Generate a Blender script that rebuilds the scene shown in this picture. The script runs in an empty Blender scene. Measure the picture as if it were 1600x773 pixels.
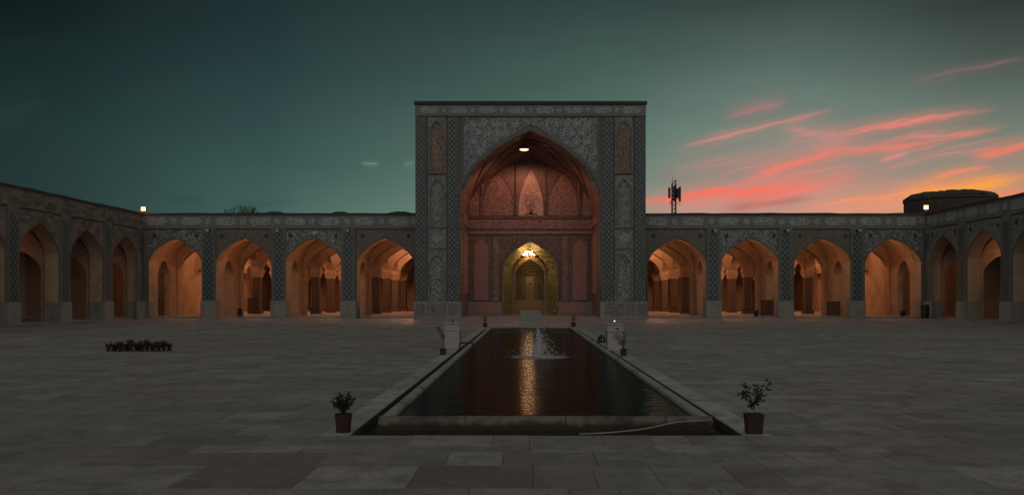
import bpy, math, random
from mathutils import Vector
R = math.radians
random.seed(11)
SC = bpy.context.scene
COL = SC.collection
F = 1320.0; HC = 1.75; VX = 822.0; VY = 463.0          # focal length in photo pixels, eye height, vanishing point

# ------------------------------------------------------------------ camera
cam_d = bpy.data.cameras.new('camera'); cam = bpy.data.objects.new('camera', cam_d); COL.objects.link(cam)
cam.location = (0, 0, HC); cam.rotation_euler = (R(90), 0, 0)
cam_d.sensor_width = 36; cam_d.lens = 36*F/1600
cam_d.shift_x = -22/1600; cam_d.shift_y = 76.5/1600
cam_d.clip_start = .05; cam_d.clip_end = 3000
SC.camera = cam
SC.view_settings.view_transform = 'Standard'; SC.view_settings.look = 'None'
SC.view_settings.exposure = 0; SC.view_settings.gamma = 1; SC.view_settings.use_curve_mapping = False
SC.render.engine = 'CYCLES'
SC.cycles.sample_clamp_indirect = 8

def lin(c):
    return tuple(((v/255)/12.92 if v <= 10 else (((v/255)+.055)/1.055)**2.4) for v in c) + (1,)

def pix_dir(px, py):
    az = math.atan((px-VX)/F); el = math.atan((VY-py)/F*math.cos(az))
    return math.degrees(az), math.degrees(el)

# ------------------------------------------------------------------ node helper
class NT:
    def __init__(s, tree): s.t = tree; s.n = tree.nodes; s.l = tree.links
    def put(s, sock, v):
        if isinstance(v, bpy.types.NodeSocket): s.l.new(v, sock)
        elif v is not None: sock.default_value = v
    def m(s, op, a, b=None, c=None, clamp=False):
        n = s.n.new('ShaderNodeMath'); n.operation = op; n.use_clamp = clamp
        for i, v in enumerate((a, b, c)):
            if v is not None: s.put(n.inputs[i], v)
        return n.outputs[0]
    def mr(s, v, a, b, c=0, d=1, t='SMOOTHSTEP'):
        n = s.n.new('ShaderNodeMapRange'); n.interpolation_type = t
        s.put(n.inputs[0], v); s.put(n.inputs[1], a); s.put(n.inputs[2], b); s.put(n.inputs[3], c); s.put(n.inputs[4], d)
        return n.outputs[0]
    def mix(s, f, a, b, mode='MIX'):
        n = s.n.new('ShaderNodeMix'); n.data_type = 'RGBA'; n.blend_type = mode
        s.put(n.inputs[0], f); s.put(n.inputs[6], a); s.put(n.inputs[7], b)
        return n.outputs[2]
    def noise(s, vec, scale, detail=4, rough=.55, dist=0):
        n = s.n.new('ShaderNodeTexNoise'); s.put(n.inputs['Vector'], vec)
        n.inputs['Scale'].default_value = scale; n.inputs['Detail'].default_value = detail
        n.inputs['Roughness'].default_value = rough; n.inputs['Distortion'].default_value = dist
        return n.outputs[0]
    def voro(s, vec, scale, feature='F1', out='Distance', rnd=1):
        n = s.n.new('ShaderNodeTexVoronoi'); n.feature = feature; s.put(n.inputs['Vector'], vec)
        n.inputs['Scale'].default_value = scale; n.inputs['Randomness'].default_value = rnd
        return n.outputs[out]
    def sep(s, v):
        n = s.n.new('ShaderNodeSeparateXYZ'); s.put(n.inputs[0], v); return n.outputs
    def comb(s, x, y, z):
        n = s.n.new('ShaderNodeCombineXYZ')
        for i, v in enumerate((x, y, z)): s.put(n.inputs[i], v)
        return n.outputs[0]
    def ramp(s, f, stops):
        n = s.n.new('ShaderNodeValToRGB'); e = n.color_ramp.elements
        s.put(n.inputs[0], f)
        for i, (p, c) in enumerate(stops):
            k = e[i] if i < 2 else e.new(p)
            k.position = p; k.color = c
        return n.outputs[0]
    def obj(s):
        return s.n.new('ShaderNodeTexCoord').outputs['Object']

# ------------------------------------------------------------------ world: dusk sky with lit cloud streaks
W = bpy.data.worlds.new('World'); SC.world = W; W.use_nodes = True
t = NT(W.node_tree); t.n.clear()
out = t.n.new('ShaderNodeOutputWorld'); bg = t.n.new('ShaderNodeBackground'); t.l.new(bg.outputs[0], out.inputs[0])
vec = t.n.new('ShaderNodeTexCoord').outputs['Generated']
sx, sy, sz = t.sep(vec)
az = t.m('MULTIPLY', t.m('ARCTAN2', sx, sy), 57.2958)
el = t.m('MULTIPLY', t.m('ARCSINE', sz), 57.2958)
elf = t.m('DIVIDE', el, 90, clamp=True)
def sky_ramp(stops):
    tail = [(32, (56, 64, 63)), (60, (92, 92, 89)), (90, (104, 104, 100))]
    return t.ramp(elf, [(e/90, lin(c)) for e, c in stops] + [(e/90, lin(c)) for e, c in tail])
rL = sky_ramp([(0, (34, 54, 53)), (6.5, (33, 53, 52)), (9.8, (31, 51, 51)), (13.4, (24, 40, 41)), (16.9, (15, 26, 27)), (22, (18, 26, 26))])
rM = sky_ramp([(0, (72, 104, 92)), (6, (65, 97, 90)), (10.8, (50, 77, 75)), (14.8, (39, 61, 62)), (18.6, (34, 49, 51))])
rC = sky_ramp([(0, (150, 150, 138)), (5.5, (128, 150, 137)), (8, (104, 132, 120)), (11.3, (88, 114, 104)), (13.3, (76, 101, 93)), (15.4, (68, 91, 85)), (19.3, (50, 67, 65))])
rD = sky_ramp([(0, (205, 160, 145)), (5.9, (186, 152, 140)), (7.6, (152, 143, 131)), (10.8, (122, 137, 126)), (12.8, (107, 125, 116)), (14.7, (90, 108, 101)), (18.5, (58, 70, 67))])
rR = sky_ramp([(0, (190, 150, 130)), (6.5, (158, 138, 122)), (8, (136, 136, 124)), (9.8, (116, 126, 114)), (11.6, (96, 109, 101)), (13.4, (76, 87, 81)), (16.9, (48, 57, 54))])
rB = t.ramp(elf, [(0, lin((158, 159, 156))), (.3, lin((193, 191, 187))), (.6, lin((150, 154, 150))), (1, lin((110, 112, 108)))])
c = t.mix(t.mr(az, -33, -14), rL, rM)
c = t.mix(t.mr(az, -17, 5, t='LINEAR'), c, rC)
c = t.mix(t.mr(az, 4, 17), c, rD)
c = t.mix(t.mr(az, 17, 31), c, rR)
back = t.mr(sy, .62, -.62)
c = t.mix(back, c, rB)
flat = t.comb(t.m('MULTIPLY', az, .05), t.m('MULTIPLY', el, .16), 0)
c = t.mix(t.mr(t.noise(flat, 1.7, 3, .5), .35, .7, 0, .13), c, (.035, .05, .05, 1))
# fibres running along the streaks
fib_c = t.comb(t.m('ADD', t.m('MULTIPLY', az, .14), t.m('MULTIPLY', el, .03)),
               t.m('SUBTRACT', t.m('MULTIPLY', el, 3.4), t.m('MULTIPLY', az, .77)), 0)
fib = t.noise(fib_c, 1.0, 6, .62, .6)
fib2 = t.noise(fib_c, 2.7, 4, .6, .3)
fibm = t.m('MULTIPLY', t.mr(fib, .38, .58), t.mr(fib2, .25, .6, .35, 1))
warp = t.m('MULTIPLY', t.m('SUBTRACT', t.noise(flat, 5, 3, .5), .5), .8)
elw = t.m('ADD', el, warp)
def streak(p0, p1, width, col, amt, fibre=.6, bow=0, taper=.35):
    """one cloud streak between two sky directions"""
    global c
    (a0, e0), (a1, e1) = pix_dir(*p0), pix_dir(*p1)
    L = math.hypot(a1-a0, e1-e0); ux, uy = (a1-a0)/L, (e1-e0)/L
    w = width/F*57.3
    da = t.m('SUBTRACT', az, a0); de = t.m('SUBTRACT', elw, e0)
    al = t.m('DIVIDE', t.m('ADD', t.m('MULTIPLY', da, ux), t.m('MULTIPLY', de, uy)), L)
    d = t.m('SUBTRACT', t.m('MULTIPLY', de, ux), t.m('MULTIPLY', da, uy))
    if bow:
        b = bow/F*57.3*4
        d = t.m('ADD', d, t.m('MULTIPLY', t.m('MULTIPLY', al, t.m('SUBTRACT', 1, al)), b))
    prof = t.mr(t.m('ABSOLUTE', d), w, 0)
    ends = t.m('MULTIPLY', t.mr(al, 0, taper), t.mr(al, 1, 1-taper))
    fb = t.m('ADD', t.m('MULTIPLY', fibm, fibre), 1-fibre)
    halo = t.m('MULTIPLY', t.mr(t.m('ABSOLUTE', d), w*2.6, 0), t.m('MULTIPLY', ends, amt*.3))
    k = t.m('MULTIPLY', t.m('MULTIPLY', prof, ends), t.m('MULTIPLY', fb, amt*.9), clamp=True)
    k = t.m('MAXIMUM', k, t.m('MULTIPLY', halo, t.m('ADD', .7, t.m('MULTIPLY', fibm, .3))))
    k = t.m('MULTIPLY', k, t.m('GREATER_THAN', sy, 0))
    c = t.mix(k, c, lin(col))
CORAL, PINK, ORG = (255, 122, 100), (226, 138, 130), (255, 150, 80)
streak((960, 345), (1420, 262), 38, (218, 140, 130), .66, .5)
streak((1000, 275), (1380, 205), 22, (200, 140, 132), .5, .6)
streak((1150, 350), (1720, 300), 42, (238, 150, 112), .55, .2)
streak((1180, 345), (1640, 285), 20, (228, 152, 128), .7, .5)
streak((1110, 326), (1290, 308), 11, (128, 100, 96), .75, .3)
streak((940, 322), (1290, 285), 10, (255, 112, 88), 1, .2, -2)
streak((1110, 318), (1300, 278), 13, (250, 112, 92), .95, .7)
streak((1150, 330), (1370, 258), 8, CORAL, .9, .7)
streak((1145, 288), (1350, 222), 11, (252, 122, 106), 1, .65)
streak((1260, 235), (1475, 225), 7, (240, 130, 114), .85, .5)
streak((1040, 238), (1325, 168), 5.5, PINK, .85, .35, -3)
streak((1120, 188), (1245, 152), 11, (188, 118, 118), .75, .6)
streak((1240, 226), (1575, 170), 9, (248, 134, 118), 1, .6, -6)
streak((1210, 200), (1330, 218), 14, (220, 138, 130), .7, .6)
streak((1390, 218), (1570, 201), 5, (226, 140, 124), .7, .3)
streak((1370, 250), (1425, 238), 6, PINK, .9, .3)
streak((1505, 246), (1640, 218), 8, (255, 124, 92), 1, .3)
streak((1400, 132), (1640, 84), 7, (150, 110, 108), .6, .4)
streak((1230, 326), (1680, 262), 11, (255, 152, 96), 1, .4)
streak((1390, 312), (1620, 280), 12, (255, 168, 52), 1, .25)
streak((1440, 292), (1560, 258), 7, (250, 140, 100), .95, .35, -7)
streak((1500, 318), (1640, 294), 7, (245, 140, 98), .85, .3)
rs = random.Random(4)
for _ in range(13):      # thin feathered wisps filling the bank above the right arcade
    x_ = rs.uniform(1010, 1400); y_ = 322-(x_-1010)*.16+rs.uniform(-34, 10); L_ = rs.uniform(110, 260)
    streak((x_, y_), (x_+L_, y_-L_*rs.uniform(.17, .26)), rs.uniform(2.5, 5), rs.choice([(248, 128, 108), (236, 134, 118), (255, 116, 88), (214, 136, 126)]), rs.uniform(.45, .85), .5, rs.uniform(-5, 3), .45)
streak((560, 255), (596, 254), 3, (120, 150, 140), .8, .2)
streak((628, 257), (650, 256), 3, (110, 140, 130), .6, .2)
streak((-40, 210), (90, 150), 20, (44, 62, 58), .5, .5)
streak((240, 305), (330, 318), 8, (50, 70, 66), .6, .5)
streak((330, 322), (480, 312), 8, (52, 72, 68), .5, .5)
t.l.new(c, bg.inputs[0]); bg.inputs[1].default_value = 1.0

# a last trace of sunset from low on the right, almost gone
sun_d = bpy.data.lights.new('sun', 'SUN'); sun = bpy.data.objects.new('sun', sun_d); COL.objects.link(sun)
sun_d.energy = .03; sun_d.angle = R(12); sun_d.color = (1, .6, .45)
sun.rotation_euler = Vector((-.75, .55, -.35)).to_track_quat('-Z', 'Y').to_euler()

# ------------------------------------------------------------------ materials
MATS = {}
def newmat(name, rough=.7, spec=.3):
    m = bpy.data.materials.new(name); m.use_nodes = True
    n = NT(m.node_tree); b = n.n['Principled BSDF']
    b.inputs['Roughness'].default_value = rough; b.inputs['Specular IOR Level'].default_value = spec
    MATS[name] = m
    return m, n, b
def bump(n, b, h, s=.3, d=.02):
    k = n.n.new('ShaderNodeBump'); k.inputs['Strength'].default_value = s; k.inputs['Distance'].default_value = d
    n.put(k.inputs['Height'], h); n.l.new(k.outputs[0], b.inputs['Normal'])
def plain(name, col, rough=.7, spec=.3, var=.25, scale=4, metal=0):
    m, n, b = newmat(name, rough, spec); b.inputs['Metallic'].default_value = metal
    o = n.obj(); v = n.noise(o, scale, 5)
    c0 = tuple(x*(1-var) for x in col)+(1,); c1 = tuple(min(1, x*(1+var)) for x in col)+(1,)
    n.l.new(n.mix(v, c0, c1), b.inputs['Base Color']); bump(n, b, v, .15)
    return m
def worn(name, c0, c1, stain, scale=2.0, rough=.75, amt=.5, fine=18):
    m, n, b = newmat(name, rough, .25); o = n.obj()
    k = n.mix(n.noise(o, fine, 4), c0+(1,), c1+(1,))
    k = n.mix(n.mr(n.noise(o, scale, 6, .65), .45, .72, 0, amt), k, stain+(1,))
    n.l.new(k, b.inputs['Base Color']); bump(n, b, n.noise(o, fine*1.5, 4), .3)
    return m
def floral(name, ground, line, flower, scale=3.0, border=None):
    """glazed tile panel: scrolling tendrils, leaves and rosettes on a coloured ground"""
    m, n, b = newmat(name, .42, .4); o = n.obj()
    x, y, z = n.sep(o); p = n.comb(n.m('ADD', x, n.m('MULTIPLY', y, .9)), 0, z)
    wob = n.n.new('ShaderNodeVectorMath'); wob.operation = 'ADD'; n.put(wob.inputs[0], p)
    nz = n.n.new('ShaderNodeTexNoise'); nz.inputs['Scale'].default_value = scale*.7; n.put(nz.inputs['Vector'], p)
    sc = n.n.new('ShaderNodeVectorMath'); sc.operation = 'SCALE'; n.l.new(nz.outputs['Color'], sc.inputs[0]); sc.inputs['Scale'].default_value = .5/scale*1.6
    n.l.new(sc.outputs[0], wob.inputs[1]); q = wob.outputs[0]
    d = n.m('ABSOLUTE', n.m('SUBTRACT', n.noise(p, scale*1.5, 1, .4, .8), .5))
    vine = n.mr(d, .05, .02)
    f1 = n.voro(p, scale*1.5)
    ring = n.mr(n.m('ABSOLUTE', n.m('SUBTRACT', f1, .30)), .12, .05)
    dot = n.mr(n.voro(q, scale*3.4), .38, .26)
    big = n.mr(n.voro(p, scale*.42), .26, .18)
    k = n.mix(n.m('MULTIPLY', dot, .8), ground+(1,), line+(1,))
    k = n.mix(n.m('MULTIPLY', ring, .7), k, line+(1,))
    k = n.mix(vine, k, line+(1,))
    k = n.mix(n.m('MULTIPLY', big, n.m('MULTIPLY', ring, 1)), k, flower+(1,))
    k = n.mix(n.mr(n.noise(o, .9, 5, .6), .35, .75, 0, .5), k, tuple((a+c_)/2*.8 for a, c_ in zip(ground, line))+(1,))
    n.l.new(k, b.inputs['Base Color']); bump(n, b, n.noise(o, 8, 3), .12)
    return m
def lattice(name, ground, line, core, cell=.35, ratio=1.0):
    """tile mosaic of interlaced diamonds with a small core in each"""
    m, n, b = newmat(name, .4, .4); o = n.obj(); x, y, z = n.sep(o)
    fx = n.m('ABSOLUTE', n.m('SUBTRACT', n.m('FRACT', n.m('ADD', n.m('DIVIDE', x, cell), 100.5)), .5))
    fz = n.m('ABSOLUTE', n.m('SUBTRACT', n.m('FRACT', n.m('DIVIDE', z, cell*ratio)), .5))
    s = n.m('ADD', fx, fz)
    edge = n.mr(n.m('ABSOLUTE', n.m('SUBTRACT', s, .5)), .11, .05)
    cen = n.mr(n.m('ABSOLUTE', n.m('SUBTRACT', s, .5)), .36, .42)
    k = n.mix(edge, ground+(1,), line+(1,)); k = n.mix(cen, k, core+(1,))
    k = n.mix(n.mr(n.noise(o, 5, 5), .3, .75, 0, .6), k, ground+(1,))
    n.l.new(k, b.inputs['Base Color'])
    return m
def brick(name, c1, c2, mortar, bw=.24, bh=.07, stain=(.08, .05, .035), samt=.4, horiz='x'):
    m, n, b = newmat(name, .85, .15); o = n.obj(); x, y, z = n.sep(o)
    br = n.n.new('ShaderNodeTexBrick'); n.put(br.inputs['Vector'], n.comb(n.m('ADD', x, y), z, 0))
    br.inputs['Scale'].default_value = 1; br.inputs['Brick Width'].default_value = bw; br.inputs['Row Height'].default_value = bh
    br.inputs['Mortar Size'].default_value = .007; br.inputs['Color1'].default_value = c1+(1,); br.inputs['Color2'].default_value = c2+(1,)
    br.inputs['Mortar'].default_value = mortar+(1,)
    k = n.mix(n.mr(n.noise(o, .8, 6, .65), .42, .75, 0, samt), br.outputs[0], stain+(1,))
    n.l.new(k, b.inputs['Base Color']); bump(n, b, n.noise(o, 12, 4), .35)
    return m

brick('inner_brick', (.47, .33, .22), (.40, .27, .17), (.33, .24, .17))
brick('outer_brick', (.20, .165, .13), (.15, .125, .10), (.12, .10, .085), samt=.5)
brick('old_brick', (.21, .165, .13), (.10, .082, .068), (.09, .075, .065), .62, .26, (.30, .25, .20), .5)
brick('vault_brick', (.52, .36, .24), (.38, .25, .16), (.30, .20, .13), .30, .12, samt=.35)
worn('plinth_stone', (.27, .25, .22), (.20, .185, .165), (.10, .09, .075), 1.3)
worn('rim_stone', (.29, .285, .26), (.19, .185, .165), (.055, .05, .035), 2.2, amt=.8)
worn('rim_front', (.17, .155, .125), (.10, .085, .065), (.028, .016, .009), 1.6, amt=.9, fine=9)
def joints(name, axis, pitch):
    m = MATS[name]; n = NT(m.node_tree); b = n.n['Principled BSDF']; src = b.inputs['Base Color'].links[0].from_socket
    u = n.sep(n.obj())[axis]; f_ = n.m('FRACT', n.m('ADD', n.m('DIVIDE', u, pitch), 50.3))
    g_ = n.m('MULTIPLY', n.mr(n.m('ABSOLUTE', n.m('SUBTRACT', f_, .5)), .012/pitch, .004/pitch), .85)
    n.l.new(n.mix(g_, src, (.02, .018, .015, 1)), b.inputs['Base Color'])
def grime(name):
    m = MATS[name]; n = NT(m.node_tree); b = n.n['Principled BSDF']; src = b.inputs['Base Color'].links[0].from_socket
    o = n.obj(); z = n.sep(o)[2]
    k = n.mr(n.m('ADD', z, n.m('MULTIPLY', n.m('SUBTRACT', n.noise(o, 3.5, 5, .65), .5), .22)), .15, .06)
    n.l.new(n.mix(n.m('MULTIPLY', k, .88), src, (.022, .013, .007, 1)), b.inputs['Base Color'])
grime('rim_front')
joints('rim_stone', 1, 1.73); joints('rim_front', 0, 1.31)
worn('marble', (.36, .33, .33), (.29, .265, .265), (.24, .21, .20), 2.5, .5)
worn('shaft_stone', (.12, .09, .07), (.08, .062, .05), (.07, .05, .04), 2.5, .5)
worn('plaster_grey', (.17, .155, .135), (.12, .115, .10), (.07, .065, .06), 1.1, .8)
worn('cornice', (.07, .055, .05), (.04, .035, .03), (.02, .018, .015), 1.5)
worn('inner_dado', (.27, .25, .23), (.20, .18, .16), (.10, .08, .07), 1.2)
worn('joint_sand', (.06, .056, .05), (.045, .042, .037), (.03, .028, .024), 1.5)
worn('channel_floor', (.055, .06, .05), (.035, .038, .032), (.015, .016, .012), 2.0)
worn('terracotta', (.05, .026, .016), (.035, .018, .011), (.018, .012, .008), 6, .8, .6, 40)
floral('tile_spandrel', (.045, .055, .062), (.29, .295, .27), (.04, .06, .12), 2.6)
floral('tile_spandrel_iwan', (.045, .056, .07), (.31, .32, .30), (.03, .05, .11), 2.9)
floral('tile_olive', (.085, .075, .055), (.17, .14, .095), (.06, .06, .05), 2.8)
floral('tile_gold', (.25, .165, .09), (.05, .045, .05), (.08, .05, .05), 2.6)
floral('tile_grey', (.085, .09, .085), (.24, .24, .21), (.30, .27, .19), 2.2)
floral('tile_rose', (.34, .235, .19), (.08, .055, .055), (.55, .36, .24), 3.4)
floral('tile_pale', (.66, .54, .45), (.18, .12, .10), (.12, .08, .08), 4.2)
floral('tile_green', (.06, .07, .03), (.36, .34, .15), (.05, .08, .04), 5.0)
floral('plinth_carving', (.20, .185, .165), (.07, .065, .065), (.30, .28, .25), 3.6)
floral('cartouche_tile', (.06, .07, .08), (.44, .44, .40), (.22, .21, .15), 6.0)
floral('frieze_ground', (.11, .115, .11), (.17, .17, .155), (.2, .19, .15), 4.5)
lattice('tile_lattice', (.014, .025, .032), (.25, .27, .25), (.20, .21, .19), .34, 1.25)
lattice('tile_lattice_small', (.018, .03, .036), (.24, .26, .23), (.18, .19, .17), .40, 1.2)
lattice('rose_lattice', (.34, .20, .155), (.16, .10, .09), (.12, .08, .07), .42, 1.3)
lattice('plinth_lattice', (.34, .22, .17), (.18, .11, .09), (.16, .10, .08), .45, 1.0)
plain('gold_brick', (.27, .20, .10), .7, .3, .3, 5)
plain('door_wood', (.14, .11, .05), .6, .3, .4, 6)
floral('rose_plaster', (.21, .145, .12), (.065, .045, .042), (.32, .23, .18), 2.8)
plain('black_plastic', (.015, .015, .016), .5, .4)
plain('dark_wood', (.04, .025, .018), .7, .2)
plain('grey_metal', (.10, .10, .10), .5, .5, .2, 5, .3)
plain('pale_metal', (.35, .34, .32), .5, .5)
plain('hose_rubber', (.22, .20, .17), .6, .3)
plain('soil', (.025, .018, .012), .95, .1)
plain('bark', (.05, .038, .028), .9, .1, .3, 20)
plain('leaf_dark', (.022, .034, .014), .6, .35, .5, 30)
plain('leaf_olive', (.045, .05, .02), .6, .3, .5, 30)
plain('leaf_red', (.06, .022, .016), .6, .3, .5, 30)
plain('cabinet_wood', (.10, .06, .04), .7, .2)
plain('scroll_tile', (.32, .325, .30), .45, .4, .25, 6)
brick('drum_brick', (.10, .075, .06), (.07, .055, .045), (.05, .04, .035))
plain('ground_earth', (.12, .11, .10), .9, .1, .2, .3)
plain('red_sign', (.45, .08, .05), .6)
plain('white_sign', (.6, .58, .55), .6)

def paving_mat():
    m, n, b = newmat('paving', .62, .35); o = n.obj()
    at = n.n.new('ShaderNodeAttribute'); at.attribute_name = 'tone'
    fine = n.noise(o, 22, 5, .7); med = n.noise(o, 2.2, 6, .7); big = n.noise(o, .22, 4, .6)
    k = n.mix(n.mr(fine, .35, .65, 0, .6), at.outputs['Color'], (.10, .092, .082, 1))
    k = n.mix(n.mr(med, .42, .68, 0, .7), k, (.105, .095, .085, 1))
    k = n.mix(n.mr(n.noise(o, .9, 5, .7), .5, .7, 0, .4), k, (.34, .31, .285, 1))
    k = n.mix(n.mr(big, .4, .65, 0, .45), k, (.13, .115, .10, 1))
    spk = n.mr(n.voro(o, 60), .22, .1)
    k = n.mix(n.m('MULTIPLY', spk, .35), k, (.3, .29, .27, 1))
    n.l.new(k, b.inputs['Base Color'])
    n.l.new(n.m('ADD', n.mr(med, .3, .7, .26, .52), n.m('MULTIPLY', at.outputs['Alpha'], .36)), b.inputs['Roughness'])
    b.inputs['Roughness'].default_value = .6
    bump(n, b, n.m('ADD', fine, n.m('MULTIPLY', med, .8)), .6, .014)
paving_mat()

def water_mat():
    m, n, b = newmat('pool_water', .015, .5)
    b.inputs['Base Color'].default_value = (.006, .008, .005, 1); b.inputs['IOR'].default_value = 1.28
    g = n.n.new('ShaderNodeNewGeometry').outputs['Position']; x, y, z = n.sep(g)
    p = n.comb(n.m('MULTIPLY', x, .8), n.m('MULTIPLY', y, 1.1), 0)
    fx = n.m('SUBTRACT', x, .35); fy = n.m('SUBTRACT', y, 22.9)
    r = n.m('SQRT', n.m('ADD', n.m('MULTIPLY', fx, fx), n.m('MULTIPLY', fy, fy)))
    rip = n.m('MULTIPLY', n.m('SINE', n.m('MULTIPLY', r, 13)), n.mr(r, 9, .5, 0, .35, 'LINEAR'))
    h = n.m('ADD', n.m('ADD', n.m('MULTIPLY', n.noise(p, 2.3, 2, .45, .4), 1.15), n.m('ADD', n.m('MULTIPLY', n.noise(p, 6, 2, .5), .8), n.m('MULTIPLY', n.noise(p, 26, 2, .5), .22))), n.m('MULTIPLY', rip, .12))
    bump(n, b, h, .5, .017)
    df = n.n.new('ShaderNodeBsdfDiffuse'); df.inputs[0].default_value = (.006, .008, .005, 1)
    mx = n.n.new('ShaderNodeMixShader'); mx.inputs[0].default_value = .4
    n.l.new(df.outputs[0], mx.inputs[1]); n.l.new(b.outputs[0], mx.inputs[2]); n.l.new(mx.outputs[0], n.n['Material Output'].inputs[0])
water_mat()
def emis(name, col, s):
    m, n, b = newmat(name); b.inputs['Base Color'].default_value = (.8, .7, .6, 1)
    b.inputs['Emission Color'].default_value = col+(1,); b.inputs['Emission Strength'].default_value = s
emis('lamp_glow', (1, .50, .30), 3.2)
emis('flood_glow', (1, .40, .19), 2.3)
emis('bulb_glow', (1, .50, .24), 60)
emis('tiny_glow', (1, .95, .9), .8)
def foam():
    m, n, b = newmat('water_spray', .25, .6); b.inputs['Base Color'].default_value = (.55, .56, .58, 1)
    b.inputs['Transmission Weight'].default_value = .0
    m, n, b = newmat('foam', .5, .5); b.inputs['Base Color'].default_value = (.30, .29, .27, 1)
    tr = n.n.new('ShaderNodeBsdfTransparent'); mx = n.n.new('ShaderNodeMixShader'); o = n.obj()
    x, y, z = n.sep(o); r = n.m('SQRT', n.m('ADD', n.m('MULTIPLY', x, x), n.m('MULTIPLY', y, y)))
    k = n.m('MULTIPLY', n.mr(n.noise(o, 11, 4, .7), .30, .60), n.mr(r, .94, .6))
    n.put(mx.inputs[0], k); n.l.new(tr.outputs[0], mx.inputs[1]); n.l.new(b.outputs[0], mx.inputs[2])
    n.l.new(mx.outputs[0], n.n['Material Output'].inputs[0])
foam()

# ------------------------------------------------------------------ mesh helpers
ARCH = [(1, 0), (.985, .10), (.93, .206), (.875, .315), (.79, .443), (.70, .535), (.60, .624), (.505, .702), (.41, .779), (.31, .842), (.215, .895), (.11, .948), (0, 1)]
def prof(cx, w, sp, ap):
    L = [(cx-w*a, sp+(ap-sp)*b) for a, b in ARCH]
    return L + [(2*cx-x, z) for x, z in reversed(L[:-1])]
class MB:
    def __init__(s): s.v = []; s.f = []; s.mi = []
    def face(s, pts, m=0):
        i = len(s.v); s.v += [tuple(p) for p in pts]; s.f.append(tuple(range(i, i+len(pts)))); s.mi.append(m); return s
    def box(s, x0, x1, y0, y1, z0, z1, m=0):
        i = len(s.v)
        s.v += [(x0,y0,z0),(x1,y0,z0),(x1,y1,z0),(x0,y1,z0),(x0,y0,z1),(x1,y0,z1),(x1,y1,z1),(x0,y1,z1)]
        for q in ((0,3,2,1),(4,5,6,7),(0,1,5,4),(1,2,6,5),(2,3,7,6),(3,0,4,7)):
            s.f.append(tuple(i+k for k in q)); s.mi.append(m)
        return s
    def prism(s, poly, y0, y1, m=0, ms=None):
        """polygon in x,z extruded along y"""
        ms = m if ms is None else ms; n = len(poly)
        s.face([(x, y0, z) for x, z in poly], m); s.face([(x, y1, z) for x, z in reversed(poly)], m)
        for k in range(n):
            (xa, za), (xb, zb) = poly[k], poly[(k+1) % n]
            s.face([(xa, y0, za), (xa, y1, za), (xb, y1, zb), (xb, y0, zb)], ms)
        return s
    def archwall(s, x0, x1, z0, z1, cx, w, sp, ap, y0, y1, m=0, ms=None):
        """slab x0..x1, z0..z1 between y0 and y1 pierced by a pointed arch"""
        ms = m if ms is None else ms; P = prof(cx, w, sp, ap)
        for y in (y0, y1):
            def q(pts): s.face([(x, y, z) for x, z in (pts if y == y0 else reversed(pts))], m)
            q([(x0, z0), (cx-w, z0), (cx-w, sp), (cx-w, z1), (x0, z1)])
            q([(cx+w, z0), (x1, z0), (x1, z1), (cx+w, z1), (cx+w, sp)])
            for (xa, za), (xb, zb) in zip(P, P[1:]): q([(xa, za), (xb, zb), (xb, z1), (xa, z1)])
        Q = [(cx-w, z0)] + P + [(cx+w, z0)]
        for (xa, za), (xb, zb) in zip(Q, Q[1:]): s.face([(xa, y0, za), (xa, y1, za), (xb, y1, zb), (xb, y0, zb)], ms)
        s.face([(x0, y0, z1), (x1, y0, z1), (x1, y1, z1), (x0, y1, z1)], m)
        s.face([(x0, y0, z0), (x0, y0, z1), (x0, y1, z1), (x0, y1, z0)], m)
        s.face([(x1, y0, z0), (x1, y1, z0), (x1, y1, z1), (x1, y0, z1)], m)
        return s
    def archring(s, cx, w, sp, ap, dw, y0, y1, zb, m=0):
        A = [(cx-w, zb)] + prof(cx, w, sp, ap) + [(cx+w, zb)]
        B = [(cx-w-dw, zb)] + prof(cx, w+dw, sp, ap+dw*1.15) + [(cx+w+dw, zb)]
        for k in range(len(A)-1):
            a, b, c_, d = A[k], A[k+1], B[k+1], B[k]
            s.face([(a[0], y0, a[1]), (b[0], y0, b[1]), (c_[0], y0, c_[1]), (d[0], y0, d[1])], m)
            s.face([(a[0], y0, a[1]), (a[0], y1, a[1]), (b[0], y1, b[1]), (b[0], y0, b[1])], m)
            s.face([(d[0], y0, d[1]), (c_[0], y0, c_[1]), (c_[0], y1, c_[1]), (d[0], y1, d[1])], m)
        return s
    def archwall_y(s, y0, y1, z0, z1, cy, w, sp, ap, x0, x1, m=0):
        """the same slab, running along y"""
        k = MB().archwall(y0, y1, z0, z1, cy, w, sp, ap, x0, x1, m)
        i = len(s.v); s.v += [(b, a, c_) for a, b, c_ in k.v]
        s.f += [tuple(i+q for q in reversed(f)) for f in k.f]; s.mi += k.mi
        return s
    def tube(s, pts, r0, r1=None, n=6, m=0):
        r1 = r0 if r1 is None else r1; pts = [Vector(p) for p in pts]; rings = []
        for k, p in enumerate(pts):
            d = (pts[min(k+1, len(pts)-1)]-pts[max(k-1, 0)]).normalized()
            a = d.cross(Vector((0, 0, 1)) if abs(d.z) < .9 else Vector((1, 0, 0))).normalized(); b = d.cross(a)
            r = r0+(r1-r0)*k/max(1, len(pts)-1); i = len(s.v)
            for j in range(n):
                th = 2*math.pi*j/n; s.v.append(tuple(p+a*r*math.cos(th)+b*r*math.sin(th)))
            rings.append(i)
        for a, b in zip(rings, rings[1:]):
            for j in range(n): s.f.append((a+j, a+(j+1) % n, b+(j+1) % n, b+j)); s.mi.append(m)
        s.f.append(tuple(rings[0]+j for j in reversed(range(n)))); s.mi.append(m)
        s.f.append(tuple(rings[-1]+j for j in range(n))); s.mi.append(m)
        return s
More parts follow.
